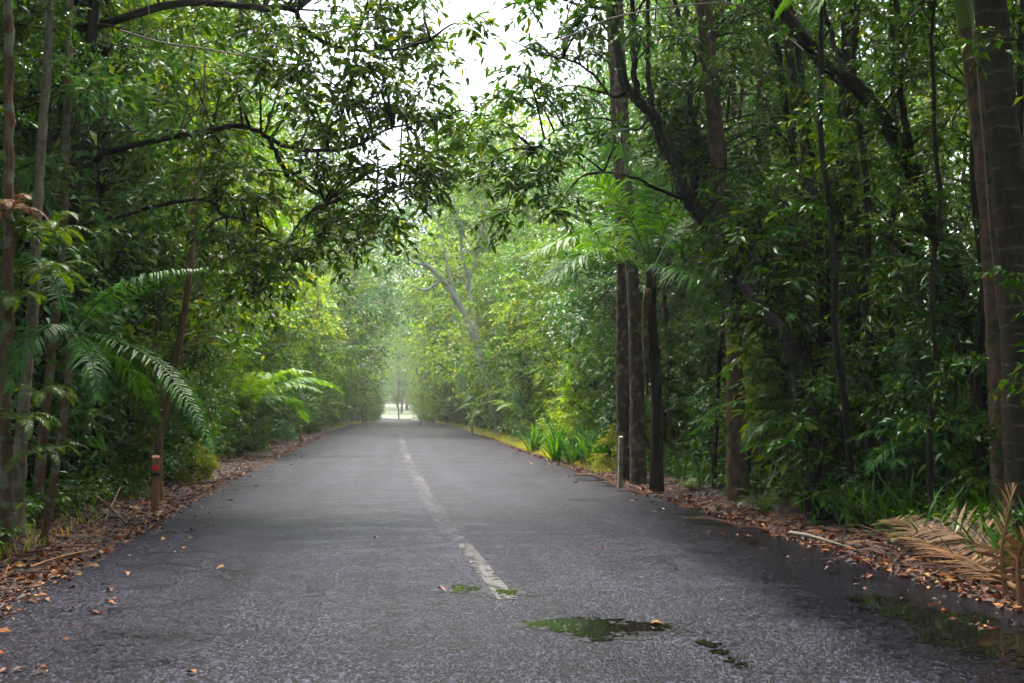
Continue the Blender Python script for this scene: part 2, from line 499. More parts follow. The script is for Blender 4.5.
# ------------------------------------------------------------------ ground, road
def build_setting():
    lat = np.concatenate([[-1500, -700, -300, -120, -60, -30, -20], np.arange(-14, -7, 1.0), np.arange(-7, -3.2, .2), [-3, -1.5, 0, 1.5, 3], np.arange(3.2, 7, .2), np.arange(7, 14.1, 1.0), [20, 30, 60, 120, 300, 700, 1500]])
    ys = np.concatenate([[-400, -150, -60, -25, -10, 0, 4], np.arange(5, 40, .35), np.arange(40, 110, 1.5), np.arange(110, 430, 8), [450, 550, 750, 1100, 1800, 3000]])
    U, Yg = np.meshgrid(lat, ys)
    X = U + cx(np.clip(Yg, -10, 300))
    Z = gz(X, Yg)
    Z = np.where(np.abs(U) > 60, np.minimum(Z, 2.0), Z)
    V = np.stack([X, Yg, Z], -1).reshape(-1, 3)
    nx, ny = len(lat), len(ys)
    i = (np.arange(ny - 1)[:, None] * nx + np.arange(nx - 1)[None])
    Fq = np.stack([i, i + 1, i + nx + 1, i + nx], -1).reshape(-1, 4)
    mb = MB()
    mb.add(V, Fq)
    tag(mb.build('ground', M['ground'], smooth=True), kind='structure')
    ys = np.concatenate([np.arange(-30, 60, .25), np.arange(60, 292, 2)])
    u = np.linspace(-1, 1, 13)
    U, Yg = np.meshgrid(u, ys)
    jag = (vnoise(Yg * 1.1, U * 0 + np.sign(U) * 7, 8) - .5) * .28 + (vnoise(Yg * 4.5, np.sign(U) * 3, 9) - .5) * .12
    X = cx(Yg) + U * HALF + np.where(np.abs(U) > .99, jag * np.sign(U), 0)
    Z = rz(Yg) + .03 * (1 - U ** 2)
    mb = MB()
    nx, ny = len(u), len(ys)
    i = (np.arange(ny - 1)[:, None] * nx + np.arange(nx - 1)[None])
    mb.add(np.stack([X, Yg, Z], -1), np.stack([i, i + 1, i + nx + 1, i + nx], -1).reshape(-1, 4))
    tag(mb.build('road', M['asphalt'], smooth=True), kind='structure')


def road_z(X, Y):
    return rz(Y) + .03 * (1 - ((X - cx(Y)) / HALF) ** 2)


def cell_sheet(name, mat, x0, x1, y0, y1, step, mask, dz):
    xs, ys = np.arange(x0, x1, step), np.arange(y0, y1, step)
    X, Y = np.meshgrid(xs, ys)
    m = mask(X, Y)
    mb = MB()
    nx = len(xs)
    idx = np.arange(len(xs) * len(ys)).reshape(len(ys), nx)
    ok = m[:-1, :-1]
    a = idx[:-1, :-1][ok]
    Fq = np.stack([a, a + 1, a + nx + 1, a + nx], -1)
    V = np.stack([X, Y, road_z(X, Y) + dz], -1).reshape(-1, 3)
    used, inv = np.unique(Fq, return_inverse=True)
    mb.add(V[used], inv.reshape(Fq.shape))
    return mb.build(name, mat)


build_setting()

# worn dashes of the centre line
for k in range(15):
    y0 = 9.45 + 12.2 * k
    ln = 3.8
    wear = [.40, .58, .52][min(k, 2)]

    def mk(X, Y):
        n = vnoise(X * 22, Y * 16, 21) * .55 + vnoise(X * 70, Y * 60, 22) * .45
        edge = np.abs(X - cx(Y)) < .07 + .012 * vnoise(Y * 6, X * 6, 23)
        return edge & (n > wear - .12 * (vnoise(Y * .8, Y * 0, 24) > .4))
    c = float(cx(y0 + 2))
    o = cell_sheet('road_marking', M['paint'], c - .25, c + .25, y0, y0 + ln, .012 if k < 3 else .03, mk, .004)
    tag(o, kind='structure')
# faint remains of older paint between the dashes


def faint(X, Y):
    n = vnoise(X * 18, Y * 9, 27) * .5 + vnoise(X * 60, Y * 40, 28) * .5
    return (np.abs(X - cx(Y) + .05) < .09 + .05 * vnoise(Y * 1.5, X * 0, 29)) & (n > .49 + .16 * vnoise(Y * .5, X * 0, 30))


tag(cell_sheet('road_marking', M['paint_old'], -.5, 1.4, 13.2, 62, .02, faint, .003), kind='structure')


def blob_mask(blobs, seed, amp=.5):
    def mask(X, Y):
        v = np.full(X.shape, -9.0)
        for (bx, by, rx, ry) in blobs:
            v = np.maximum(v, 1 - np.sqrt(((X - bx) / rx) ** 2 + ((Y - by) / ry) ** 2))
        n = vnoise(X * 5, Y * 3, seed) * .5 + vnoise(X * 14, Y * 9, seed + 1) * .4 + vnoise(X * 42, Y * 34, seed + 2) * .55
        return v + (n - .80) * amp * 1.5 > 0
    return mask


def puddle(blobs_px, label, seed, amp=.5, step=.014):
    bl = []
    for (x0, x1, y0, y1) in blobs_px:
        a, b = gp(x0, (y0 + y1) / 2, .03), gp(x1, (y0 + y1) / 2, .03)
        n, f = gp((x0 + x1) / 2, y1, .03), gp((x0 + x1) / 2, y0, .03)
        bl.append(((a[0] + b[0]) / 2, (n[1] + f[1]) / 2, (b[0] - a[0]) / 2, (f[1] - n[1]) / 2))
    X0 = min(b[0] - b[2] * 1.3 for b in bl)
    X1 = max(b[0] + b[2] * 1.3 for b in bl)
    Y0 = min(b[1] - b[3] * 1.3 for b in bl)
    Y1 = max(b[1] + b[3] * 1.3 for b in bl)
    o = cell_sheet('puddle', M['water'], X0, X1, Y0, Y1, step, blob_mask(bl, seed, amp), .005)
    big = [(bx, by, rx * 1.28 + .04, ry * 1.35 + .05) for bx, by, rx, ry in bl]
    if seed in (41, 67):      # lies in asphalt that is wet all round
        return tag(o, label, 'puddle', 'puddles lying on the wet road')
    rim = cell_sheet('damp_rim', M['damp'], X0 - .3, X1 + .3, Y0 - .3, Y1 + .3, step, blob_mask(big, seed + 7, 1.5), .0035)
    rim.parent = o
    tag(o, label, 'puddle', 'puddles lying on the wet road')


puddle([(560, 636, 617, 638), (600, 686, 623, 632), (532, 585, 619, 630)], 'small ragged puddle with a green reflection just right of the centre line', 31, .95)
puddle([(875, 1000, 600, 636), (940, 1080, 622, 668), (850, 900, 592, 606)], 'large dark puddle along the right road edge by the dead palm fronds', 41, 1.0, .016)
puddle([(446, 476, 586, 593)], 'thin damp puddle beside the red leaf left of the centre dash', 51, 1.2)
puddle([(495, 520, 589, 595)], 'small puddle touching the near end of the first centre dash', 55, 1.0)
puddle([(694, 716, 641, 650), (706, 730, 649, 656), (722, 746, 656, 668)], 'broken row of tiny puddles below the ragged green puddle', 67, 1.6)


# ------------------------------------------------------------------ tree prototypes
def prof(u, kind):
    if kind == 'wall':      # leafy from the foot up
        return .55 + .55 * np.sin(np.pi * np.clip(u, 0, 1) ** .8)
    return np.sqrt(np.clip(1 - (2 * u - 1.05) ** 2, .05, 1))


def tree_meshes(seed, H, tr, lo, Rc, nC, L, T, K, lean=.12, cr=.7, kind='oval', leaf='leaf_mid', bark='bark_dark', hi=False, flat=.55, aspect=.4, limbs=10):
    rng = np.random.default_rng(seed)
    n = 14
    zs = np.linspace(-.25, H * .93, n)
    wob = np.cumsum(rng.normal(size=(n, 2)) * .05, 0) * H / 10
    path = np.stack([lean * H * (zs / H).clip(0) ** 1.6 + wob[:, 0], wob[:, 1], zs], -1)
    path[:2, :2] = 0
    tb = MB()
    tube(tb, spline(path, 26), [tr * 1.25, tr, tr * .85, tr * .6, tr * .25], 9, .08)
    u = rng.random(nC)
    z = lo + u * (H - lo)
    rr = Rc * prof(u, kind) * np.sqrt(.15 + .85 * rng.random(nC))
    a = rng.random(nC) * 2 * np.pi
    tx = np.interp(z, zs, path[:, 0])
    ty = np.interp(z, zs, path[:, 1])
    C = np.stack([tx + rr * np.cos(a) + .25 * rr, ty + rr * np.sin(a), z], -1)
    # punch gaps into the crown so the outline is uneven
    g = nrm(rng.normal(size=(6, 3))) * Rc * np.array([1, 1, .8]) + np.array([lean * H * .5, 0, (lo + H) / 2])
    keep = np.all(np.linalg.norm(C[:, None] - g[None], axis=-1) > Rc * .42, axis=1)
    C = C[keep]
    main = rng.choice(len(C), min(limbs, len(C)), replace=False)
    nodes = []
    for m in main:
        e = C[m]
        z0 = max(lo * .6, min(e[2] - .35 * np.hypot(e[0], e[1]), H * .85))
        s = np.array([np.interp(z0, zs, path[:, 0]), np.interp(z0, zs, path[:, 1]), z0])
        mid = (s + e) / 2 + rng.normal(size=3) * .12 * np.linalg.norm(e - s) + np.array([0, 0, .1 * np.linalg.norm(e - s)])
        p = spline([s, mid, e], 9)
        tube(tb, p, [tr * .38, tr * .22, tr * .08], 6, .1)
        nodes.append(p)
    nodes = np.concatenate(nodes)
    for e in C:
        dd = np.linalg.norm(nodes - e, axis=1) + np.maximum(nodes[:, 2] - e[2], 0)
        s = nodes[dd.argmin()]
        if np.linalg.norm(s - e) > .15:
            mid = (s + e) / 2 + rng.normal(size=3) * .08
            tube(tb, spline([s, mid, e], 4), [tr * .12 + .006, .006], 4, cap=False)
    cb = MB()
    clumps(cb, C, cr * (.7 + .6 * rng.random(len(C))), T, K, L, rng, hi=hi, flat=flat, aspect=aspect)
    return tb.mesh('trunk', M[bark], True), cb.mesh('crown', M[leaf])


PROTO = {}


def proto(key, *a, **k):
    PROTO[key] = tree_meshes(*a, **k)


for i, (leaf, seed) in enumerate([('leaf_dark', 1), ('leaf_mid', 2), ('leaf_blue', 3), ('leaf_dark', 4), ('leaf_mid', 15)]):
    proto('wall%d' % i, seed, 8.5 + i * .6, .09, .7, 2.3, 190, .135 + .02 * (i % 3), 14, 8, lean=.10, cr=.62, kind='wall', leaf=leaf, bark='bark_brown' if i % 2 else 'bark_dark')
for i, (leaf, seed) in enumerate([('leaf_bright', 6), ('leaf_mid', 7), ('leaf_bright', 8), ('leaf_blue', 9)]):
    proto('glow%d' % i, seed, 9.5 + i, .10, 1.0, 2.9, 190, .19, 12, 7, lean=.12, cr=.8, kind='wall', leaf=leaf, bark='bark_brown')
for i, (leaf, seed) in enumerate([('leaf_dark', 11), ('leaf_mid', 12), ('leaf_blue', 13)]):
    proto('tall%d' % i, seed, 18 + i, .17, 7.0, 4.2, 230, .17, 13, 8, lean=.10, cr=1.0, leaf=leaf, bark=['bark_brown', 'bark_dark', 'bark_pale'][i])
for i, (leaf, seed) in enumerate([('leaf_blue', 21), ('leaf_mid', 22), ('leaf_bright', 23), ('leaf_dark', 24)]):
    proto('far%d' % i, seed, 17 + i, .2, 1.2, 4.6, 200, .34, 9, 6, lean=.13, cr=1.25, kind='wall', leaf=leaf, bark='bark_brown')
for i, (leaf, seed) in enumerate([('leaf_blue', 26), ('leaf_mid', 27)]):
    proto('arch%d' % i, seed, 17 + 2 * i, .2, 5.5, 4.6, 190, .34, 9, 6, lean=.26, cr=1.25, leaf=leaf, bark='bark_brown')
for i, (leaf, seed) in enumerate([('leaf_dark', 31), ('leaf_mid', 32), ('leaf_blue', 33), ('leaf_bright', 34)]):
    proto('shrub%d' % i, seed, 2.3 + .3 * i, .03, .15, .95, 46, .12 + .03 * (i % 2), 11, 7, lean=.05, cr=.42, kind='wall', leaf=leaf, hi=True, limbs=7)
for i, (leaf, seed) in enumerate([('leaf_dark', 41), ('leaf_mid', 42), ('leaf_blue', 43)]):
    proto('slim%d' % i, seed, 11 + i, .055, 1.8, 1.5, 75, .15, 11, 7, lean=.03 + .05 * i, cr=.6, kind='wall', leaf=leaf, bark=['bark_dark', 'bark_brown', 'bark_mottled'][i], limbs=14)


for i, (leaf, seed) in enumerate([('leaf_dark', 51), ('leaf_mid', 52), ('leaf_blue', 53)]):
    proto('stem%d' % i, seed, 12.5 + i, .045 + .02 * i, 1.5, .85, 26, .12, 9, 7, lean=[-.06, .03, .09][i], cr=.42, kind='wall', leaf=leaf, bark=['bark_dark', 'bark_mottled', 'bark_dark'][i], limbs=8)
proto('lime0', 35, 2.2, .03, .15, 1.2, 46, .22, 9, 6, lean=.05, cr=.5, kind='wall', leaf='leaf_yellow', hi=True, limbs=7)
for i, (leaf, seed) in enumerate([('leaf_blue', 61), ('leaf_mid', 62)]):
    proto('broad%d' % i, seed, 3.4 + i, .028, .5, 1.0, 46, .16, 8, 7, lean=.06, cr=.5, kind='wall', leaf=leaf, bark='bark_dark', hi=True, limbs=7, aspect=.42)


def plant_tree(key, x, y, rot, sc, name, label, cat, group):
    t, c = PROTO[key]
    e = empty(name, (x, y, float(gz(x, y)) - .02), rot, label, cat, group)
    e.scale = (sc, sc, sc)
    for nm, me in (('trunk', t), ('crown', c)):
        o = bpy.data.objects.new(nm, me)
        COL.objects.link(o)
        o.parent = e
    return e


# trees are set out row by row; each row keeps further from the road
def side_x(side, y, off):
    return float(cx(y)) + side * (HALF + off)


def wordy(side):
    return 'left' if side < 0 else 'right'


def row(side, y0, y1, step, off, keys, sc, name, cat, fn, joff=.5, rotj=.6):
    y = y0
    k = 0
    while y < y1:
        yy = y + R.uniform(-.3, .3) * step
        o = off + R.uniform(-joff, joff)
        key = keys[int(R.integers(len(keys)))]
        rot = (0 if side < 0 else math.pi) + R.uniform(-rotj, rotj)
        lab, grp = fn(side, yy)
        plant_tree(key, side_x(side, yy, o), yy, rot, sc * R.uniform(.85, 1.15), name, lab, cat, grp)
        y += step * (1 + max(0, y - 60) / 140)
        k += 1


def lab_wall(s, y):
    w = wordy(s)
    if y < 26:
        return ('dark leafy tree in the dense foliage beside the near road, %s side' % w, 'dark leafy trees near the %s verge' % w)
    if y < 60:
        return ('mid green leafy tree in the wall of foliage farther up the %s side' % w, 'leafy trees in the middle distance, %s side' % w)
    return ('small hazy roadside tree far up the %s side of the road' % w, 'hazy roadside trees, %s side' % w)


def lab_glow(s, y):
    w = wordy(s)
    return ('bright yellow green tree glowing in the middle distance on the %s' % w, 'bright yellow green trees on the %s' % w)


def lab_tall(s, y):
    w = wordy(s)
    if y < 30:
        return ('tall forest tree behind the near roadside foliage on the %s' % w, 'tall trees behind the near foliage, %s' % w)
    return ('tall forest tree behind the roadside foliage farther up on the %s' % w, 'tall trees behind the farther foliage, %s' % w)


def lab_far(s, y):
    w = wordy(s)
    if y < 130:
        return ('tall hazy tree leaning over the far road from the %s' % w, 'hazy trees arching over the far road, %s' % w)
    return ('pale misty tree near the far end of the road on the %s' % w, 'misty trees at the far end, %s' % w)


def lab_shrub(s, y):
    w = wordy(s)
    if y < 26:
        return ('low leafy shrub at the edge of the near %s verge' % w, 'low shrubs on the near %s verge' % w)
    return ('low leafy shrub on the %s verge farther up the road' % w, 'low shrubs farther up the %s verge' % w)


def lab_stem(s, y):
    w = wordy(s)
    if y < 20:
        return ('thin dark bare stem among the near %s trees' % w, 'thin dark stems among the near %s trees' % w)
    return ('thin dark upright stem deeper among the %s trees' % w, 'thin dark stems deeper among the %s trees' % w)


def lab_broad(s, y):
    return ('glossy broad leaved sapling under the trees by the near %s verge' % wordy(s), 'glossy saplings by the near %s verge' % wordy(s))


def lab_slim(s, y):
    w = wordy(s)
    return ('slim understorey tree with thin leafy stem in the shade on the %s' % w, 'slim understorey trees on the %s' % w)


# left side
row(-1, 17, 30, 4.4, 3.4, ['wall0', 'wall3', 'wall2'], .95, 'roadside_tree', 'tree', lab_wall)
row(-1, 31, 62, 5.5, 2.7, ['wall1', 'wall4', 'wall2'], 1.0, 'roadside_tree', 'tree', lab_wall)
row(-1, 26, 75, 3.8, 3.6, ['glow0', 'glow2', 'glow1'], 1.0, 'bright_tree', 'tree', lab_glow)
row(-1, 14, 60, 4.6, 7.5, ['tall0', 'tall1', 'tall2'], 1.0, 'tall_tree', 'tree', lab_tall, 1.2)
row(-1, 66, 235, 6.5, 4.2, ['far0', 'far1', 'far2', 'far3'], .95, 'arching_tree', 'tree', lab_far, .8)
row(-1, 75, 235, 11, 11, ['far0', 'far1', 'far3'], 1.1, 'arching_tree', 'tree', lab_far, 1.5)
row(-1, 20.5, 70, 2.1, 1.3, ['shrub0', 'shrub1', 'shrub2'], .8, 'shrub', 'shrub', lab_shrub, .3)
row(-1, 62, 130, 4.5, 2.2, ['wall1', 'wall4', 'glow1'], .75, 'roadside_tree', 'tree', lab_wall)
row(-1, 12, 30, 2.8, 4.6, ['slim0', 'slim1', 'slim2'], .95, 'slim_tree', 'tree', lab_slim, .8, 3)
for yy, oo, sc in ((21.5, 3.6, .95), (24.5, 3.0, .9), (19.5, 5.0, 1.0)):
    plant_tree('glow%d' % (int(yy) % 3), side_x(-1, yy, oo), yy, R.uniform(-.5, .5), sc, 'bright_tree', 'yellow green tree showing through gaps behind the overhanging dark boughs', 'tree', 'yellow green trees behind the overhanging boughs')
row(-1, 12.5, 32, 1.15, 3.6, ['stem0', 'stem1', 'stem2'], 1.0, 'slender_tree', 'tree', lab_stem, 2.0, 3)
row(-1, 20.5, 31, 2.4, 2.0, ['broad0', 'broad1'], 1.0, 'sapling', 'sapling', lab_broad, .6, 3)
# right side
row(1, 11, 32, .8, 4.2, ['stem0', 'stem1', 'stem2'], 1.0, 'slender_tree', 'tree', lab_stem, 3.2, 3)
row(1, 13.5, 27, 1.25, 1.5, ['stem0', 'stem1', 'stem2'], .8, 'slender_tree', 'tree', lambda s_, y_: ('thin dark stem standing at the front of the right hand trees', 'thin stems at the front of the right hand trees'), .6, 3)
row(1, 15, 27, 3.0, 2.2, ['broad0', 'broad1'], 1.0, 'sapling', 'sapling', lab_broad, .8, 3)
row(1, 29, 58, 4.5, 2.9, ['wall1', 'wall4', 'wall2'], .85, 'roadside_tree', 'tree', lab_wall)
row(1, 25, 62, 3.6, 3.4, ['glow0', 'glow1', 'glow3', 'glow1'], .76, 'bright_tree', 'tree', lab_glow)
row(1, 16, 27, 2.7, 4.6, ['wall0', 'wall3', 'wall1'], .75, 'roadside_tree', 'tree', lab_wall, .8)
row(1, 8, 60, 6.2, 9.5, ['tall0', 'tall1', 'tall2'], 1.0, 'tall_tree', 'tree', lab_tall, 1.2)
row(1, 62, 235, 6.5, 4.4, ['far0', 'far1', 'far2', 'far0'], .95, 'arching_tree', 'tree', lab_far, .8)
row(1, 70, 235, 11, 11, ['far0', 'far1', 'far3'], 1.1, 'arching_tree', 'tree', lab_far, 1.5)
row(1, 27, 75, 2.3, 1.5, ['shrub0', 'shrub1', 'shrub2', 'shrub3'], .85, 'shrub', 'shrub', lab_shrub, .3)
row(1, 13, 27, 2.4, 2.4, ['shrub0', 'shrub2', 'shrub1'], .75, 'shrub', 'shrub', lab_shrub, .5)
row(1, 60, 130, 4.5, 2.3, ['wall1', 'wall2', 'wall4'], .75, 'roadside_tree', 'tree', lab_wall)
row(1, 9, 30, 2.2, 6.8, ['slim0', 'slim1', 'slim2'], .95, 'slim_tree', 'tree', lab_slim, 1.2, 3)
row(-1, 100, 205, 6, 1.6, ['wall1', 'wall2', 'glow0', 'far3'], .62, 'roadside_tree', 'tree', lab_wall, 1.2, 3)
row(1, 100, 205, 6, 1.6, ['wall1', 'wall2', 'glow1', 'far2'], .62, 'roadside_tree', 'tree', lab_wall, 1.2, 3)
row(-1, 140, 236, 6, .2, ['wall1', 'wall2', 'wall4'], .6, 'roadside_tree', 'tree', lab_wall, .3, 3)
row(1, 140, 236, 6, .2, ['wall1', 'wall2', 'wall4'], .6, 'roadside_tree', 'tree', lab_wall, .3, 3)
row(-1, 95, 232, 13, 3.6, ['arch0', 'arch1'], 1.0, 'arching_tree', 'tree', lab_far, .6, .3)
row(1, 102, 232, 13, 3.6, ['arch1', 'arch0'], 1.0, 'arching_tree', 'tree', lab_far, .6, .3)
# trees that close the view at the end of the road
for k in range(30):
    x = -27 + 3.9 * (k % 15) + R.uniform(-1.5, 1.5)
    y = (246 if k < 15 else 284) + R.uniform(-12, 12)
    if k >= 15 and -14 < x < 0:
        y += 25
    plant_tree('arch%d' % (k % 2), x, y, R.uniform(0, 6), R.uniform(.62, .85) if k < 15 else R.uniform(.9, 1.2), 'distant_tree', 'hazy tree closing the view over the far end of the road', 'tree', 'hazy trees closing the far end of the road')
# trees behind the lawn at the end
for k in range(22):
    x = -40 + 8 * (k % 11) + R.uniform(-2, 2)
    y = (325 if k < 11 else 365) + R.uniform(-10, 20)
    plant_tree('far%d' % (k % 3), x, y, R.uniform(0, 6), 1.5, 'distant_tree', 'faint misty tree behind the lawn past the end of the road', 'tree', 'misty trees behind the far lawn')


# ------------------------------------------------------------------ palms
def frond_mesh(mb, P0, az, el, ln, droop, nl, ll, lw, rng, bare=.14, rr=.018, vee=.35, hang=.35, twist=0.0):
    """one feather frond: rachis and leaflets"""
    n = 24
    t = np.linspace(0, 1, n)
    dirh = np.array([math.cos(az), math.sin(az), 0])
    e = el - droop * t ** 1.3
    step = ln / (n - 1)
    dp = np.cos(e)[:, None] * dirh + np.sin(e)[:, None] * np.array([0, 0, 1.0])
    path = np.asarray(P0, float) + np.vstack([[0, 0, 0], np.cumsum(dp[:-1] * step, 0)])
    frond_on(mb, path, nl, ll, lw, rng, bare, rr, vee, hang, twist)
    return path


def frond_on(mb, path, nl, ll, lw, rng, bare=.14, rr=.018, vee=.35, hang=.35, twist=0.0):
    path = np.asarray(path, float)
    n = len(path)
    t = np.linspace(0, 1, n)
    tube(mb, path, [rr, rr * .75, rr * .4, rr * .15], 5)
    T = nrm(np.gradient(path, axis=0))
    tt = np.linspace(bare, .995, nl)
    for sg in (1, -1):
        q = tt + rng.uniform(-.004, .004, nl)
        P = np.stack([np.interp(q, t, path[:, k]) for k in range(3)], -1)
        D = nrm(np.stack([np.interp(q, t, T[:, k]) for k in range(3)], -1))
        sd = nrm(np.cross(D, np.array([0, 0, 1.0])) + 1e-6)
        up = np.cross(sd, D)
        if twist:
            c, s = math.cos(twist), math.sin(twist)
            sd, up = sd * c + up * s, up * c - sd * s
        u = np.clip((q - bare) / (1 - bare), 0, 1)
        le = ll * np.sin(np.pi * (.16 + .80 * u)) ** .8 * (.7 + .42 * rng.random(nl)) * np.where(rng.random(nl) < .05, .3, 1)
        fw = (.35 + .9 * u ** 1.5)[:, None]
        d1 = nrm(sg * sd + D * fw + up * vee + rng.normal(size=P.shape) * .11)
        d2 = nrm(d1 + np.array([0, 0, -1.0]) * hang * (1.2 + .5 * rng.random((nl, 1))))
        d3 = nrm(d1 + np.array([0, 0, -1.0]) * hang * (2.4 + 1.0 * rng.random((nl, 1))))
        L3 = (le / 3)[:, None]
        a, b, c_ = P, P + d1 * L3, P + d1 * L3 + d2 * L3
        e_ = c_ + d3 * L3
        wv = nrm(np.cross(d1, up)) * (lw * .5)
        V = np.stack([a - wv * .4, a + wv * .4, b - wv, b + wv, c_ - wv * .8, c_ + wv * .8, e_], 1).reshape(-1, 3)
        k = np.arange(nl)[:, None] * 7
        mb.add(V, [np.concatenate([k + np.array([[0, 1, 3, 2]]), k + np.array([[2, 3, 5, 4]])]), k + np.array([[4, 5, 6]])])


def shift(P, base):
    return np.asarray(P, float) - np.asarray(base, float)


def trunk_palm(name, path, radii, mat, label, fronds=(), fmat='frond', shaft=None, group=None, nl=60, ll=.6, lw=.035, extra=None, seed=0):
    """palm with a trunk along a path; fronds = (azimuth, elevation, length, droop)"""
    rng = np.random.default_rng(seed + 100)
    base = np.array(path[0], float)
    base[2] = float(gz(base[0], base[1])) - .02
    e = empty(name, base, 0, label, 'palm', group)
    mb = MB()
    P = spline(path, 60)
    P[0][2] = base[2] - .15
    tube(mb, P - base, radii, 14, .05)
    mb.build('trunk', M[mat], e, True)
    top = P[-1] - base
    if shaft:
        mb = MB()
        d = nrm(P[-1] - P[-2])
        tube(mb, [top - d * .05, top + d * shaft * .5, top + d * shaft], [radii[-1] * 1.15, radii[-1] * 1.2, radii[-1] * .5], 12)
        mb.build('crownshaft', M['shaft'], e, True)
        top = top + d * shaft * .9
    for (az, el, ln, dr) in fronds:
        mb = MB()
        frond_mesh(mb, top, az, el, ln, dr, nl, ll, lw, rng)
        mb.build('frond', M[fmat], e)
    return e, top, base


def ring(n, el, ln, dr, seed, a0=0.0):
    rng = np.random.default_rng(seed)
    return [(a0 + 2 * math.pi * k / n + rng.uniform(-.2, .2), el + rng.uniform(-.25, .25), ln * rng.uniform(.85, 1.1), dr * rng.uniform(.8, 1.2)) for k in range(n)]


# pair of mottled palm trunks behind the white post
b1, b2 = gp(624, 480), gp(638, 483)
trunk_palm('palm', [b1, at(622, 330, b1[1]), at(621, 200, b1[1]), at(611, 0, b1[1]), at(607, -90, b1[1])], [.15, .12, .115, .11], 'bark_mottled',
           'mottled straight palm trunk, first of two standing close behind the white post', ring(11, .7, 2.6, 1.9, 1), shaft=.7, seed=1)
trunk_palm('palm', [b2, at(635, 330, b2[1] + .2), at(627, 200, b2[1] + .3), at(617, 0, b2[1] + .4), at(613, -70, b2[1] + .4)], [.16, .125, .12, .10], 'bark_mottled',
           'mottled dark palm trunk, second of two behind the white post and thicker', ring(11, .7, 2.6, 1.9, 2), shaft=.7, seed=2)
# arching palm with the crown in view
b3 = gp(656, 491)
Y3 = b3[1]
e3, top3, base3 = trunk_palm('feather_palm', [b3, at(657, 400, Y3), at(652, 330, Y3), at(651, 268, Y3)], [.13, .10, .095, .085], 'bark_dark',
                             'feather palm with long arching fronds on a dark stem over the right verge', seed=3)
mb = MB()
tube(mb, spline([at(647, 400, Y3 - .05) - base3, at(646, 340, Y3 - .06) - base3, at(648, 290, Y3 - .06) - base3], 12), [.02, .075, .085], 8, .25)
mb.build('old_sheath', M['bark_brown'], e3, True)
rng3 = np.random.default_rng(33)
for pts in ([(648, 268, 0), (610, 246, -.4), (570, 240, -.7), (522, 258, -1.0)],
            [(648, 270, 0), (615, 258, -.6), (580, 258, -1.0), (545, 282, -1.4)],
            [(649, 266, 0), (628, 215, -.2), (600, 185, -.5), (566, 178, -.9)],
            [(650, 265, 0), (642, 205, .1), (628, 165, .2), (604, 140, .2)],
            [(651, 265, 0), (655, 205, .2), (662, 165, .5), (684, 150, .8)],
            [(652, 266, 0), (672, 215, -.2), (702, 188, -.5), (742, 190, -.8)],
            [(653, 268, 0), (690, 240, -.5), (726, 238, -.9), (758, 262, -1.3)],
            [(653, 268, 0), (680, 225, .6), (715, 215, 1.3), (750, 228, 1.9)],
            [(650, 268, 0), (632, 235, .6), (605, 225, 1.2), (575, 238, 1.8)],
            [(652, 270, 0), (672, 268, -.7), (695, 280, -1.3), (712, 312, -1.7)]):
    mb = MB()
    frond_on(mb, spline([at(x, y, Y3 + d) - base3 for x, y, d in pts], 26), 54, .84, .036, rng3, .14, .02, .25, .3)
    mb.build('frond', M['frond_pale' if pts[-1][0] < 560 and pts[-1][1] > 200 else 'frond'], e3)  # the two left fronds get a paler green that imitates sky glare
# tall ringed palm trunk
b4 = gp(738, 503)
Y4 = b4[1]
trunk_palm('palm', [b4, at(736, 420, Y4), at(733, 300, Y4), at(721, 180, Y4), at(712, 90, Y4), at(703, -5, Y4), at(698, -80, Y4)], [.17, .135, .125, .12, .12], 'bark_ring',
           'tall slender palm with pale rings round its brown trunk, right of the feather palm', ring(11, .6, 2.8, 1.9, 4), shaft=.8, seed=4)
# the big ringed palm at the frame's edge, and the thinner one beside it
Y5 = 12.2
b5 = np.array([at(1027, 570, Y5)[0], Y5, 0])
trunk_palm('palm', [b5, at(1020, 420, Y5), at(1013, 250, Y5), at(1003, 120, Y5), at(989, -5, Y5), at(976, -110, Y5)], [.22, .165, .16, .155, .15], 'bark_ring_dark',
           'thick dark ringed palm trunk closest to the camera at the right edge', ring(11, .6, 3.0, 1.9, 5), shaft=.9, seed=5)
Y6 = 12.9
b6 = np.array([at(1003, 550, Y6)[0], Y6, 0])
trunk_palm('palm', [b6, at(998, 420, Y6), at(988, 220, Y6), at(976, 100, Y6), at(966, 25, Y6)], [.12, .088, .085, .08], 'bark_ring',
           'thin reddish ringed palm trunk with a green crownshaft beside the thick dark palm', [(math.pi * .9, .5, 2.2, 1.6), (math.pi * .6, .8, 2.2, 1.6), (-.6, .7, 2.2, 1.6), (2.6, 1.0, 2.2, 1.7), (-1.8, .7, 2.2, 1.8), (.9, .8, 2.2, 1.7), (math.pi * 1.12, .3, 2.3, 1.5)], shaft=.6, seed=6)

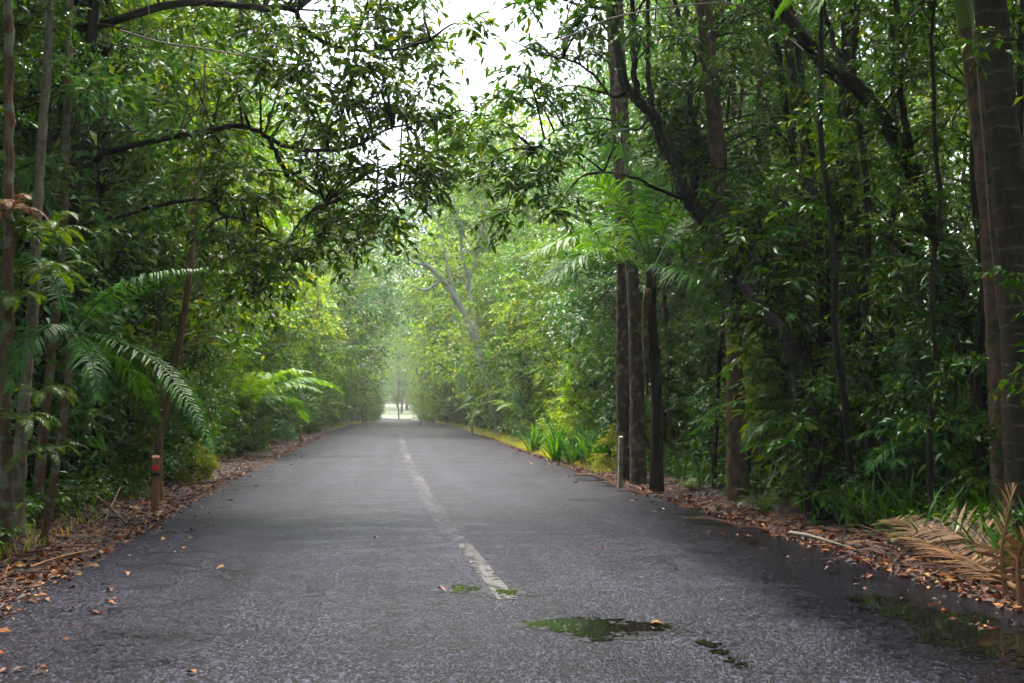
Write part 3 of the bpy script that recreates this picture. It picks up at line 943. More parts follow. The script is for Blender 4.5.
# palm fronds reaching out of the dark on the left
Y7 = 13.6
c7 = at(72, 333, Y7)
b7 = np.array([c7[0] - .34, Y7 + .3, 0])
e7, top7, base7 = trunk_palm('feather_palm', [b7, (b7 + c7) / 2 + [.05, 0, .1], c7], [.045, .038, .035], 'bark_brown',
                             'short palm with glossy dark fronds reaching over the near left verge', seed=7)
rng7 = np.random.default_rng(77)
for pts in ([(74, 330, 0), (105, 296, -.3), (150, 276, -.5), (207, 268, -.8)],
            [(74, 332, 0), (110, 338, -.5), (155, 360, -1.0), (185, 395, -1.4), (212, 446, -1.7)],
            [(72, 333, 0), (84, 345, -.4), (93, 365, -.8), (97, 400, -1.0)],
            [(72, 330, 0), (55, 280, .2), (38, 260, .4), (10, 262, .5)],
            [(72, 332, 0), (50, 325, -.5), (25, 345, -1.0), (8, 390, -1.3)],
            [(73, 334, 0), (100, 350, .5), (135, 375, 1.0), (160, 420, 1.3)]):
    mb = MB()
    frond_on(mb, spline([at(x, y, Y7 + d) - base7 for x, y, d in pts], 26), 48, .36, .021, rng7, .12, .014, .15, .5)
    mb.build('frond', M['frond_dark'], e7)


# young palms on the verges, built once each and copied
def young_palm(fmat, seed, h=.9, ln=1.9, n=9, lw=.05):
    rng = np.random.default_rng(seed)
    e = empty('young_palm', (0, 0, 0))
    mb = MB()
    tube(mb, spline([(0, 0, -.2), (.02, 0, h * .5), (.05, .02, h)], 8), [.07, .06, .05], 8, .1)
    t = mb.build('trunk', M['bark_dark'], e, True)
    kids = [t]
    for (az, el, l_, dr) in ring(n, .9, ln, 1.7, seed):
        mb = MB()
        frond_mesh(mb, (.05, .02, h), az, el, l_, dr, 36, .42, lw * .75, rng)
        kids.append(mb.build('frond', M[fmat], e))
    KIDS[e.name] = kids
    return e


def put(protos, spots, name_cat, labs):
    used = set()
    for k, (which, x, y, rot, sc, lab, grp) in enumerate(spots):
        p = protos[which]
        o = p if which not in used else copy_tree(p)
        used.add(which)
        o.location = (x, y, float(gz(x, y)) - .02)
        o.rotation_euler = (0, 0, rot)
        o.scale = (sc, sc, sc)
        tag(o, lab, name_cat, grp)


yp = [young_palm('frond', 301), young_palm('frond_pale', 302, .6, 2.1, 8, .07), young_palm('frond_pale', 303, 1.3, 2.0, 10)]
spots = [(1, side_x(-1, 36, .9), 36.0, .3, 1.55, 'young palm with broad pale fronds before the left foliage by a post', None),
         (1, side_x(-1, 39, 1.0), 39.0, 2.0, 1.5, 'young palm with light green fronds just behind the pale one on the left', None)]
for k in range(7):
    y = 50 + 8 * k + R.uniform(-2, 2)
    spots.append((2 if k % 2 else 1, side_x(1, y, 1.3), y, R.uniform(0, 6), R.uniform(.9, 1.3), 'pale feathery palm on the right verge of the far road', 'pale palms along the far right verge'))
for k in range(4):
    y = 60 + 12 * k
    spots.append((k % 2, side_x(-1, y, 1.3), y, R.uniform(0, 6), R.uniform(.9, 1.2), 'dark feathery palm on the left verge of the far road', 'dark palms along the far left verge'))
for k, (x, y) in enumerate([(6.1, 17.2), (6.5, 14.6), (5.9, 20.8), (8.2, 15.5), (9.6, 19.5), (7.4, 21.5), (10.5, 24.5), (8.8, 12.3)]):
    spots.append((0, x, y, R.uniform(0, 6), R.uniform(.7, 1.1), 'dark young palm in the shade of the right forest', 'young palms in the right understorey'))
for k, (x, y) in enumerate([(-6.6, 16.5), (-6.4, 21.0), (-5.6, 25.0)]):
    spots.append((0, x, y, R.uniform(0, 6), R.uniform(.7, 1.0), 'dark young palm among the shaded left foliage', 'young palms in the left understorey'))
put(yp, spots, 'palm', None)


# ------------------------------------------------------------------ particular trees
def key_tree(name, label, trunk, radii, limbs, leafC, bark, leaf, L=.14, T=14, K=8, cr=.6, seed=0, sides=16, flat=.55, hi=True, moss=0):
    """trunk, limbs: paths of points; leafC: clump centres (x, y, z, r)"""
    rng = np.random.default_rng(seed + 500)
    base = np.array(trunk[0], float)
    base[2] = float(gz(base[0], base[1])) - .02
    e = empty(name, base, 0, label, 'tree')
    tw = MB()
    tp = spline(trunk, 110)
    flare = np.clip(1 - np.linalg.norm(tp - tp[0], axis=1) / .7, 0, 1)
    tp[:, :2] += (vnoise(np.arange(110) * .35, np.zeros(110) + seed, 61)[:, None] - .5) * radii[-1] * .4
    tp[0][2] = base[2] - .15
    tube(tw, tp - base, np.interp(np.linspace(0, 1, 110), np.linspace(0, 1, len(radii)), radii) * (1 + .45 * flare ** 2), sides, .14)
    nodes = [tp[10:]]
    for pts, r0, r1 in limbs:
        mb = MB()
        lp = spline(pts, 30)
        lp[1:-1] += rng.normal(size=(28, 3)) * r0 * .25
        tube(mb, lp - base, [r0, (r0 + r1) / 2, r1], 8, .15)
        mb.build('limb', M[bark], e, True)
        nodes.append(lp)
    if len(leafC):
        C = np.asarray(leafC, float)
        nodes = np.concatenate(nodes)
        for c in C:
            dd = np.linalg.norm(nodes - c[:3], axis=1) + .8 * np.maximum(nodes[:, 2] - c[2] + .3, 0)
            s = nodes[dd.argmin()]
            dl = np.linalg.norm(s - c[:3])
            mid = (s + c[:3]) / 2 + rng.normal(size=3) * .07 * dl + np.array([0, 0, .16 * dl])
            p = spline([s, mid, c[:3]], 8)
            tube(tw, p - base, [min(.02, radii[-1] * .4), .006], 5, cap=False)
        cb = MB()
        clumps(cb, C[:, :3] - base, C[:, 3] * cr / .6, T, K, L, rng, hi=hi, flat=flat, twig=tw)
        cb.build('crown', M[leaf], e)
    tw.build('trunk', M[bark], e, True)
    if moss:
        mb = MB()
        q = rng.random(moss) ** 1.0 * .8
        P = np.stack([np.interp(q, np.linspace(0, 1, len(tp)), tp[:, k]) for k in range(3)], -1)
        rr_ = np.interp(q, np.linspace(0, 1, len(radii)), radii)
        a_ = rng.random(moss) * 6.283
        o_ = np.stack([np.cos(a_), np.sin(a_), 0 * a_], -1)
        clumps(mb, P - base + o_ * rr_[:, None], .09, 4, 5, .05, rng, flat=.9, droop=.6, aspect=.5)
        mb.build('climber_leaves', M['leaf_dark'], e)
    return e


def px_clumps(lst, Y, jY, r, rng, spread=0, n=1):
    out = []
    for (x, y) in lst:
        for _ in range(n):
            p = at(x + rng.normal() * spread, y + rng.normal() * spread, Y + rng.uniform(-jY, jY))
            out.append((*p, r * rng.uniform(.75, 1.25)))
    return out


rk = np.random.default_rng(900)
# left tree reaching over the road
YL = 18.0
bL = np.array([-5.6, YL + 1, 0])
trunkL = [bL, bL + [.1, 0, 2.5], bL + [.4, -.2, 5], bL + [.9, -.4, 7.5], bL + [1.6, -.5, 10]]
limL = [([bL + [.42, -.2, 5], at(215, 128, YL), at(256, 131, YL), at(278, 143, YL), at(317, 150, YL - .4), at(354, 146, YL - .7), at(392, 128, YL - .9), at(445, 118, YL - 1)], .05, .012),
        ([at(268, 137, YL), at(282, 165, YL + .2), at(292, 180, YL + .4), at(337, 202, YL + .5), at(356, 196, YL + .6), at(400, 190, YL + .7)], .04, .01),
        ([at(317, 150, YL - .4), at(318, 180, YL - .5), at(325, 205, YL - .6)], .02, .006),
        ([bL + [.8, -.35, 7.0], at(190, 3, YL), at(256, 9, YL), at(286, 8, YL - .3), at(306, 27, YL - .5), at(330, 46, YL - .7), at(375, 52, YL - 1), at(430, 40, YL - 1.2)], .065, .015),
        ([bL + [.3, -.1, 4], at(190, 200, YL), at(225, 215, YL), at(260, 225, YL + .2), at(285, 245, YL + .3), at(318, 238, YL + .3)], .035, .01)]
lc = px_clumps([(440, 128), (462, 124), (420, 150), (402, 118), (384, 96), (428, 96), (445, 160), (410, 178), (436, 176), (380, 140), (392, 205), (360, 215), (340, 176),
                (365, 160), (330, 130), (350, 105), (310, 105), (405, 45), (444, 62), (452, 30), (380, 62), (412, 22), (395, 8), (360, 28), (340, 62), (330, 12),
                (300, 40), (312, 70), (282, 90), (275, 30), (255, 60), (240, 100), (270, 190), (300, 215), (330, 232), (310, 165), (250, 160), (355, 245), (384, 236), (300, 250)], YL - .4, 1.3, .5, rk, 9, 2)
lc += px_clumps([(250, 10), (215, 40), (200, 90), (225, 140), (215, 180), (240, 210), (262, 250), (225, 250), (280, 270), (250, 290)], YL + .6, 1.0, .6, rk, 10, 3)
lc += px_clumps([(400, -40), (380, -50), (320, -60), (260, -60), (200, -60), (140, -80), (300, -130), (220, -150), (380, -120)], YL + .5, 1.8, .9, rk, 22, 4)
key_tree('overhanging_tree', 'dark branching tree reaching over the road from the left with drooping leafy boughs', trunkL, [.17, .14, .11, .06], limL, lc, 'bark_dark', 'leaf_dark', .15, 13, 8, seed=1)

# right tree: dark leaning trunk that turns up into several stems
YR = 18.6
gR = gp(818, 522)
trR = [gR, at(806, 400, gR[1]), at(790, 345, gR[1] + .1), at(765, 312, gR[1] + .4), at(730, 262, YR), at(700, 215, YR), at(684, 193, YR), at(677, 165, YR), at(663, 143, YR), at(654, 117, YR), at(635, 97, YR), at(623, 78, YR), at(612, 0, YR), at(606, -110, YR)]
limR = [([at(640, 103, YR), at(634, 70, YR - .1), at(632, 0, YR - .2), at(634, -120, YR - .2)], .055, .03),
        ([at(655, 122, YR), at(649, 80, YR + .2), at(648, 20, YR + .3), at(652, -100, YR + .3)], .05, .025),
        ([at(628, 92, YR), at(612, 96, YR), at(596, 78, YR), at(575, 62, YR - .2), at(545, 55, YR - .4), at(510, 40, YR - .6)], .03, .008),
        ([at(613, 10, YR), at(580, 5, YR - .3), at(540, -5, YR - .6), at(500, 10, YR - 1)], .035, .008),
        ([at(690, 200, YR), at(660, 190, YR - .2), at(630, 176, YR - .4), at(604, 172, YR - .6)], .035, .01),
        ([at(650, 116, YR), at(636, 130, YR - .3), at(600, 118, YR - .6), at(560, 128, YR - .9), at(535, 150, YR - 1)], .022, .006),
        ([at(690, 196, YR), at(700, 150, YR + .2), at(690, 90, YR + .4), at(700, 40, YR + .5)], .05, .02)]
lc = px_clumps([(506, 72), (492, 102), (482, 128), (500, 142), (476, 160), (495, 170), (510, 110), (530, 10), (555, 25), (580, 15), (520, 50), (548, 62), (575, 55), (600, 40), (540, -20), (590, -20), (560, 95), (540, 110), (528, 80), (585, 92),
                (552, 140), (535, 160), (560, 180), (580, 150), (598, 125), (545, 205), (530, 185), (572, 205), (515, 215), (620, 30), (640, 10), (600, 0), (665, 30), (660, 60)], YR - .5, 1.2, .45, rk, 8, 1)
lc += px_clumps([(700, 30), (690, 80), (740, 40), (720, 120), (760, 70), (745, 160), (770, 120), (780, 200), (760, 240), (800, 170), (820, 60), (800, 20), (830, 110), (790, 270), (765, 290), (810, 240), (740, 215), (835, 200), (850, 150), (780, 330), (820, 300), (840, 270)], YR + .6, 1.4, .55, rk, 10, 3)
lc += px_clumps([(560, -60), (620, -60), (680, -40), (740, -40), (800, -40), (860, -50), (640, -120), (720, -120), (800, -120), (560, -130)], YR, 1.8, .9, rk, 25, 4)
lc += px_clumps([(770, 300), (745, 285), (790, 330), (755, 320), (775, 345), (730, 270), (795, 370), (810, 350), (760, 265), (785, 295), (800, 380), (790, 350), (735, 290), (720, 250)], YR - .7, .3, .34, rk, 8, 2)
lc += px_clumps([(800, 410), (820, 450), (795, 440), (812, 480), (805, 430)], gR[1] - .2, .25, .26, rk, 8, 1)
for q in np.linspace(.12, .5, 16):
    p_ = spline(trR, 60)[int(q * 59)]
    for h_ in (.75, 1.3, 1.9):
        lc.append((p_[0] + rk.uniform(-.3, .3), p_[1] + .37 * h_ + rk.uniform(-.2, .2), p_[2] + .93 * h_, rk.uniform(.4, .55)))
key_tree('leaning_tree', 'dark crooked tree whose leaning trunk turns up into thin stems behind the feather palm', trR, [.13, .105, .10, .10, .095, .085, .07, .045], limR, lc, 'bark_black', 'leaf_dark', .15, 12, 8, seed=2, moss=170)

# leaning trunks in the right-hand shade
YQ = 15.0
gq = np.array([at(1004, 520, YQ)[0], YQ, 0])
key_tree('leaning_tree', 'thick dark trunk slanting up to the left through the right forest canopy', [gq, at(985, 390, YQ), at(958, 290, YQ), at(925, 200, YQ), at(896, 140, YQ), at(862, 92, YQ), at(826, 66, YQ), at(790, 20, YQ), at(750, -40, YQ)],
         [.12, .115, .10, .10, .085, .05], [([at(925, 200, YQ), at(905, 120, YQ), at(900, 40, YQ), at(890, -60, YQ)], .06, .03), ([at(862, 92, YQ), at(840, 60, YQ + .3), at(822, 0, YQ + .5)], .05, .03)],
         px_clumps([(900, 20), (860, 20), (930, 60), (880, 180), (850, 130), (910, 250), (870, 220), (940, 130), (930, 330), (890, 310), (860, 280), (950, 20), (930, 180), (940, 220), (955, 270), (925, 240), (960, 340), (830, -30), (900, -60), (960, -60), (800, -80)], YQ + .5, 1.4, .5, rk, 14, 2), 'bark_black', 'leaf_dark', .13, 10, 7, seed=3, moss=150)
YW = 16.4
gw = np.array([at(1010, 500, YW)[0], YW, 0])
key_tree('bent_tree', 'bare bent trunk arching low from behind the thick palm towards the shade', [gw, at(996, 430, YW), at(978, 385, YW), at(950, 325, YW), at(925, 275, YW), at(897, 243, YW), at(870, 236, YW), at(840, 240, YW + .3)],
         [.12, .10, .085, .05, .02], [([at(925, 275, YW), at(915, 250, YW), at(880, 215, YW), at(850, 190, YW)], .03, .01)], px_clumps([(845, 240), (870, 225), (850, 195)], YW, .6, .4, rk, 8, 2), 'bark_dark', 'leaf_dark', .13, 10, 7, seed=4, moss=90)
gv = gp(870, 512)
key_tree('straight_tree', 'upright dark trunk wrapped in leaves in the middle of the right forest', [gv, at(868, 420, gv[1]), at(860, 330, gv[1]), at(855, 240, gv[1]), at(850, 120, gv[1]), at(846, -40, gv[1])], [.13, .11, .10, .08], [],
         px_clumps([(860, 260), (850, 200), (862, 330), (855, 150), (870, 400), (845, 90), (880, 300)], gv[1] - .2, .5, .32, rk, 9, 2), 'bark_dark', 'leaf_mid', .11, 10, 7, seed=5, moss=120)
# slender stems spread through the right-hand forest
for k, (x, yb, xt, r, lab) in enumerate([(688, 470, 668, .06, 'thin pale stem standing between the feather palm and the tall ringed palm'),
                                         (775, 480, 760, .08, 'thin dark stem just right of the tall ringed palm'),
                                         (905, 490, 912, .06, 'thin dark stem right of the upright leafy trunk'),
                                         (935, 470, 930, .09, 'straight dark stem crossing behind the bent trunk'),
                                         (712, 460, 690, .05, 'very thin dark stem left of the tall ringed palm'),
                                         (838, 480, 832, .05, 'very thin stem left of the upright leafy trunk')]):
    g = gp(x, yb)
    key_tree('slender_tree', lab, [g, at((x * 2 + xt) / 3 + R.uniform(-4, 4), 330, g[1]), at((x + xt * 2) / 3, 150, g[1]), at(xt, -60, g[1])], [r * 1.2, r, r * .8], [],
             px_clumps([(xt, 20), (xt + 10, 90), (x - 5, 180), (xt - 8, -40), (x + 6, 260)], g[1], .5, .4, rk, 10, 1), ['bark_pale', 'bark_dark', 'bark_dark', 'bark_mottled', 'bark_dark', 'bark_brown'][k], 'leaf_mid' if k % 2 else 'leaf_dark', .13, 10, 7, seed=20 + k)

# left trunks
g1 = gp(15, 541)
key_tree('pale_tree', 'pale blotchy trunk clothed in ferns, closest to the road on the near left', [g1, at(22, 430, g1[1]), at(34, 300, g1[1]), at(37, 220, g1[1]), at(42, 140, g1[1]), at(48, 40, g1[1]), at(54, -60, g1[1])], [.085, .06, .052, .048, .04], [],
         px_clumps([(48, -30), (60, -60), (40, -50), (55, 20), (36, 60)], g1[1] + .15, .2, .3, rk, 8, 2), 'bark_pale', 'leaf_dark', .085, 14, 10, seed=30)
g2 = gp(35, 523)
key_tree('pale_tree', 'grey brown trunk just behind the fern clad one on the near left', [g2, at(44, 430, g2[1]), at(52, 340, g2[1]), at(63, 250, g2[1]), at(64, 190, g2[1]), at(68, 60, g2[1]), at(72, -60, g2[1])], [.075, .055, .05, .045], [],
         px_clumps([(70, -30), (80, -60), (62, 130), (74, 60)], g2[1] + .15, .2, .3, rk, 8, 2), 'bark_brown', 'leaf_dark', .085, 14, 10, seed=31)
Yt = 13.0
g3 = np.array([at(6, 548, Yt)[0], Yt, 0])
key_tree('pale_tree', 'straight brown trunk at the left edge of the view beside the fern clad one', [g3, at(6, 400, Yt), at(8, 250, Yt), at(9, 160, Yt), at(9, 60, Yt), at(8, -60, Yt)], [.06, .05, .045], [],
         px_clumps([(8, -30), (0, -60), (14, 40), (2, 130), (14, 230)], Yt + .15, .15, .26, rk, 7, 1), 'bark_brown', 'leaf_dark', .085, 14, 10, seed=32)
for (bx, by, lab, lst, sd_) in (
        (92, 500, 'dense dark tree filling the gap between the near left trunks and the orange brown trunk',
         [(90, 30), (60, 70), (120, 60), (100, 110), (150, 40), (140, 110), (70, 140), (110, 170), (30, 110), (85, 210), (60, -40), (120, -30), (120, 210), (150, 230), (110, 260), (95, 240), (60, 270), (130, 160), (150, 170), (30, 60), (90, -10), (20, 10)], 70),
        (128, 488, 'dense dark tree with shiny leaves behind the upper left bare branch',
         [(170, 80), (150, 160), (180, 140), (180, 10), (170, -50), (180, 200), (170, 260), (200, 230), (200, 300), (140, 310), (210, 170), (200, 60), (220, 100), (230, 20), (160, 120), (190, 250), (215, 280), (240, 60), (165, 330), (200, 350), (130, 350)], 71)):
    gd = gp(bx, by)
    gd[2] = 0
    key_tree('dense_tree', lab, [gd, at(bx + 3, 400, gd[1]), at(bx + 8, 250, gd[1]), at(bx + 10, 100, gd[1]), at(bx + 18, -60, gd[1])], [.09, .075, .065, .04], [],
             px_clumps(lst, gd[1] - .1, .8, .42, rk, 11, 3), 'bark_dark', 'leaf_dark', .10, 14, 9, seed=sd_)
g4 = gp(158, 497)
key_tree('slender_tree', 'slender orange brown trunk leaning right behind the post with the red reflector', [g4, at(159, 440, g4[1]), at(168, 390, g4[1]), at(178, 348, g4[1]), at(190, 270, g4[1]), at(196, 180, g4[1])], [.075, .065, .06, .05, .03], [],
         px_clumps([(190, 250), (200, 210), (180, 190), (215, 260), (230, 300), (210, 330), (240, 340), (170, 240)], g4[1] + .3, .6, .5, rk, 10, 2), 'bark_orange', 'leaf_mid', .14, 11, 7, seed=33)
g5 = gp(146, 492)
key_tree('slender_tree', 'thin brown stem left of the orange brown trunk behind the reflector post', [g5, at(149, 420, g5[1]), at(156, 350, g5[1]), at(160, 240, g5[1])], [.05, .045, .02], [],
         px_clumps([(155, 260), (150, 300), (165, 230)], g5[1] + .2, .5, .45, rk, 8, 1), 'bark_brown', 'leaf_dark', .14, 11, 7, seed=34)

# the pale limbed tree in the misty distance on the right
YP = 62.0
gpz = np.array([at(492, 424, YP)[0] + .4, YP, 0])
key_tree('pale_tree', 'misty tree with bare pale limbs fanning over the road in the distance', [gpz, at(484, 370, YP), at(468, 322, YP), at(452, 292, YP), at(430, 268, YP), at(414, 262, YP), at(402, 250, YP)], [.22, .17, .13, .09, .04],
         [([at(478, 345, YP), at(470, 297, YP + 1), at(462, 250, YP + 1), at(455, 210, YP + 1.4), at(446, 150, YP + 2)], .11, .04),
          ([at(462, 308, YP), at(448, 270, YP), at(441, 233, YP), at(428, 200, YP)], .08, .03),
          ([at(466, 290, YP + 1), at(478, 250, YP + 1), at(484, 205, YP + 1), at(480, 160, YP + 1)], .08, .03),
          ([at(441, 280, YP), at(425, 290, YP - .5), at(412, 285, YP - 1)], .07, .03)],
         px_clumps([(455, 200), (440, 180), (470, 190), (425, 200), (488, 175), (450, 150), (475, 150), (430, 225), (410, 245), (400, 255), (495, 215), (462, 225), (480, 240), (420, 260), (500, 245), (440, 125), (470, 120), (490, 135)], YP + .5, 2.0, 1.4, rk, 9, 2), 'bark_white', 'leaf_blue', .3, 12, 7, seed=40)


# ------------------------------------------------------------------ single twigs and lianas
def liana(name, label, pts, r, mat, cat='vine', twigs=()):
    base = np.array(pts[0], float)
    mb = MB()
    P = spline(pts, 40)
    tube(mb, P - base, [r, r, r * .6], 6, .1)
    for t in twigs:
        tube(mb, spline(t, 10) - base, [r * .5, r * .25], 4, cap=False)
    o = mb.build(name, M[mat], None, True)
    o.location = base
    return tag(o, label, cat)


liana('liana', 'thin pale vine arching across the top of the right canopy', [at(560, 40, 17), at(620, 16, 17), at(700, 4, 17), at(745, 8, 17), at(785, 35, 17.2), at(825, 68, 15.2)], .014, 'twig_pale')
liana('liana', 'pale thin vine hanging along the thick dark palm trunk', [at(968, -10, 11.9), at(976, 60, 11.8), at(984, 150, 11.8), at(990, 230, 11.8), at(1000, 330, 11.8)], .008, 'twig_pale')
liana('dead_branch', 'bare pale branch with fine twigs spreading among the upper left leaves', [at(120, 30, 14.6), at(160, 42, 14.6), at(200, 48, 14.5), at(240, 55, 14.4), at(268, 60, 14.4)], .012, 'twig_pale', 'branch',
      [[at(150, 40, 14.6), at(165, 20, 14.5), at(180, 16, 14.5)], [at(185, 46, 14.5), at(200, 25, 14.3), at(226, 22, 14.2)], [at(205, 49, 14.5), at(225, 70, 14.4), at(255, 92, 14.3)],
       [at(225, 53, 14.4), at(236, 36, 14.4), at(256, 30, 14.2)], [at(146, 38, 14.6), at(150, 20, 14.6), at(146, -5, 14.6)], [at(172, 46, 14.6), at(196, 66, 14.5), at(240, 76, 14.4)], [at(238, 55, 14.4), at(262, 44, 14.4), at(292, 48, 14.3)]])
liana('liana', 'dark vine dropping straight down through the leaves of the upper left', [at(205, 60, 15.5), at(202, 140, 15.5), at(196, 220, 15.6), at(198, 300, 15.8)], .012, 'bark_brown')


# ------------------------------------------------------------------ ferns
def fern(name, label, p, n, ln, seed, mat='fern', el=.9, dr=1.6, span=None, group=None, lw=.012, ll=.10):
    rng = np.random.default_rng(seed)
    e = empty(name, p, 0, label, 'fern', group)
    for k in range(n):
        az = 2 * math.pi * k / n + rng.uniform(-.3, .3) if span is None else rng.uniform(*span)
        mb = MB()
        frond_mesh(mb, (0, 0, 0), az, el + rng.uniform(-.3, .3), ln * rng.uniform(.7, 1.15), dr, 26, ll, lw, rng, .08, .006, .1, .25)
        mb.build('frond', M[mat], e)
    return e


for k, (x, y, Y, ln, lab) in enumerate([(50, 232, 13.0, .55, 'yellow green fern high on the pale blotchy trunk'), (48, 275, 13.0, .5, 'fern hanging from the pale trunk below the highest yellow one'),
                                        (40, 395, 13.0, .55, 'fern sprouting halfway up the pale trunk'), (42, 455, 13.1, .6, 'low bright fern at the foot of the near left trunks'),
                                        (15, 300, 12.8, .5, 'fern on the trunk at the left edge of the view'), (12, 210, 12.8, .45, 'brownish fern on the upper trunk at the left edge'),
                                        (20, 420, 12.7, .55, 'dark fern low on the trunk at the left edge')]):
    fern('fern', lab, at(x, y, Y), 9, ln, 700 + k, 'dead' if k == 5 else 'fern', .6, 1.7)
for k, (px, py, ln, mat, lab) in enumerate([(60, 500, .8, 'fern', 'fern with long fronds on the ground behind the near left trunks'), (95, 480, .7, 'frond', 'dark fern in the hollow left of the reflector post'),
                                            (765, 515, .6, 'fern', 'small bright fern on the right verge below the tall ringed palm'), (905, 545, .5, 'fern', 'green fern behind the dead palm fronds'),
                                            (690, 492, .5, 'fern', 'small fern between the feather palm and the tall ringed palm'), (830, 520, .55, 'frond', 'dark fern beside the foot of the crooked tree')]):
    g = gp(px, py)
    fern('fern', lab, (g[0], g[1], float(gz(g[0], g[1]))), 10, ln, 730 + k, mat, 1.0, 1.6)


# ------------------------------------------------------------------ leafy verge plants one can point to
def tuft_plant(name, label, cat, p, n, L, w, mat, seed, el=(.7, 1.4), droop=.6, group=None):
    """sword-leaved plant"""
    rng = np.random.default_rng(seed)
    mb = MB()
    blades(mb, np.zeros((n, 3)) + rng.normal(size=(n, 3)) * np.array([.06, .06, 0]), rng, L, w, el, droop)
    o = mb.build(name, M[mat])
    o.location = p
    return tag(o, label, cat, group)


def blades(mb, P, rng, L, w, el=(.7, 1.4), droop=.6):
    n = len(P)
    az = rng.random(n) * 2 * np.pi
    e = rng.uniform(*el, n)
    le = L * rng.uniform(.6, 1.15, n)
    pts = [P]
    cur = P.copy()
    for k in range(4):
        ee = e - droop * (k / 3.0) ** 1.5
        cur = cur + np.stack([np.cos(ee) * np.cos(az), np.cos(ee) * np.sin(az), np.sin(ee)], -1) * (le / 4)[:, None]
        pts.append(cur)
    sd = np.stack([-np.sin(az), np.cos(az), 0 * az], -1) * w * .5
    ws = [.5, 1, .9, .6]
    V = np.stack([q for k in range(4) for q in (pts[k] - sd * ws[k], pts[k] + sd * ws[k])] + [pts[4]], 1).reshape(-1, 3)
    b = np.arange(n)[:, None] * 9
    mb.add(V, [np.concatenate([b + np.array([[2 * k, 2 * k + 1, 2 * k + 3, 2 * k + 2]]) for k in range(3)]), b + np.array([[6, 7, 8]])])


for k, (px, py, L, lab) in enumerate([(545, 462, 1.3, 'sword leaved plant at the left end of the strappy hedge on the right verge'), (562, 464, 1.5, 'tall sword leaved plant second from the left in the strappy hedge'),
                                      (580, 466, 1.6, 'tallest sword leaved plant just left of the fallen bark'), (598, 468, 1.4, 'sword leaved plant behind the fallen bark beside the white post'),
                                      (524, 452, 1.2, 'smaller sword leaved plant above the yellow grass on the right')]):
    g = gp(px, py)
    tuft_plant('sword_plant', lab, 'plant', (g[0] + .3, g[1], float(gz(g[0], g[1])) - .03), 46, L, .06, 'frond', 800 + k)
g = gp(191, 483)
plant_tree('lime0', g[0], g[1], 1.0, .34, 'shrub', 'tiny lime green shrub on the litter just right of the reflector post', 'shrub', None)
for k, (px, py, sc, lab) in enumerate([(592, 450, .42, 'yellow leafed shrub beside the top of the white post'), (575, 440, 1.0, 'pale shiny leaved shrub above the strappy hedge')]):
    g = gp(px, py + 22)
    plant_tree('lime0' if k == 0 else 'shrub3', g[0] + .5, g[1] + .6, k, sc, 'shrub', lab, 'shrub', None)


# ------------------------------------------------------------------ ground cover
def scatter_side(n, y0, y1, o0, o1, side, rng, pw=1.5, ypow=1.8):
    y = y0 + (y1 - y0) * rng.random(n) ** ypow
    off = o0 + (o1 - o0) * rng.random(n) ** pw
    x = cx(y) + side * (HALF + off)
    return np.stack([x, y, gz(x, y)], -1)


rg = np.random.default_rng(1200)
mb = MB()
for side, o0, o1, n, yb in ((-1, 1.3, 9, 2300, 120), (1, 1.1, 10, 3600, 120), (-1, .9, 6, 1100, 26)):
    P = scatter_side(n, 8, yb, o0, o1, side, rg, 1.3)
    clumps(mb, P + np.array([0, 0, .22]), .3, 6, 5, .12, rg, flat=.8, droop=.2)
tag(mb.build('undergrowth', M['leaf_dark']), 'low leafy undergrowth covering the forest floor behind both verges', 'undergrowth', None, 'stuff')
mb = MB()
for side, o0, o1, n in ((-1, 1.5, 8, 500), (1, .8, 9, 1100)):
    P = scatter_side(n, 9, 90, o0, o1, side, rg, 1.2)
    P = np.repeat(P, 9, 0) + rg.normal(size=(n * 9, 3)) * np.array([.07, .07, 0])
    blades(mb, P, rg, .75, .035)
tag(mb.build('strappy_grass', M['frond_dark']), 'dark strap leaved ground plants under the trees', 'ground plants', None, 'stuff')
mb = MB()
for side, y0, y1, o0, o1, n in ((1, 27, 75, .1, 1.1, 5200), (-1, 26, 80, .9, 1.7, 1200), (-1, 10, 18, .5, .9, 200), (1, 34, 46, .05, 1.1, 5000), (1, 75, 200, .1, 1.4, 3000), (-1, 80, 200, .2, 1.2, 2000)):
    P = scatter_side(n, y0, y1, o0, o1, side, rg, 1.0, 1.2)
    blades(mb, P, rg, .17, .012, (.8, 1.5), .7)
tag(mb.build('grass', M['leaf_yellow']), 'short yellow green grass along the road edges', 'grass', None, 'stuff')
mb = MB()
for side, y0, y1, o0, o1, n in ((-1, 6, 60, -.3, 2.2, 15000), (1, 8, 60, -.25, .6, 8000), (1, 8, 32, -.1, .9, 4500), (-1, 6, 26, -.1, 1.8, 8000), (-1, 6, 40, -1.0, 0, 260), (1, 8, 40, -.9, 0, 300), (-1, 8, 40, 1.5, 5, 3000), (1, 8, 30, .6, 5, 2600)):
    P = scatter_side(n, y0, y1, o0, o1, side, rg, 1.2, 1.7)
    rd = np.abs(P[:, 0] - cx(P[:, 1])) < HALF
    P[:, 2] = np.where(rd, np.maximum(road_z(P[:, 0], P[:, 1]), P[:, 2]), P[:, 2]) + .008
    m_ = len(P)
    az = rg.random(m_) * 6.283
    D = np.stack([np.cos(az), np.sin(az), rg.normal(size=m_) * .25], -1)
    N = rg.normal(size=(m_, 3)) * .35 + np.array([0, 0, 1.0])
    Ll = .025 + .12 * rg.random(m_) ** 1.8
    leaves(mb, P, D, N, Ll, Ll * rg.uniform(.35, .6, m_), hi=False, fold=.5, curl=.25)
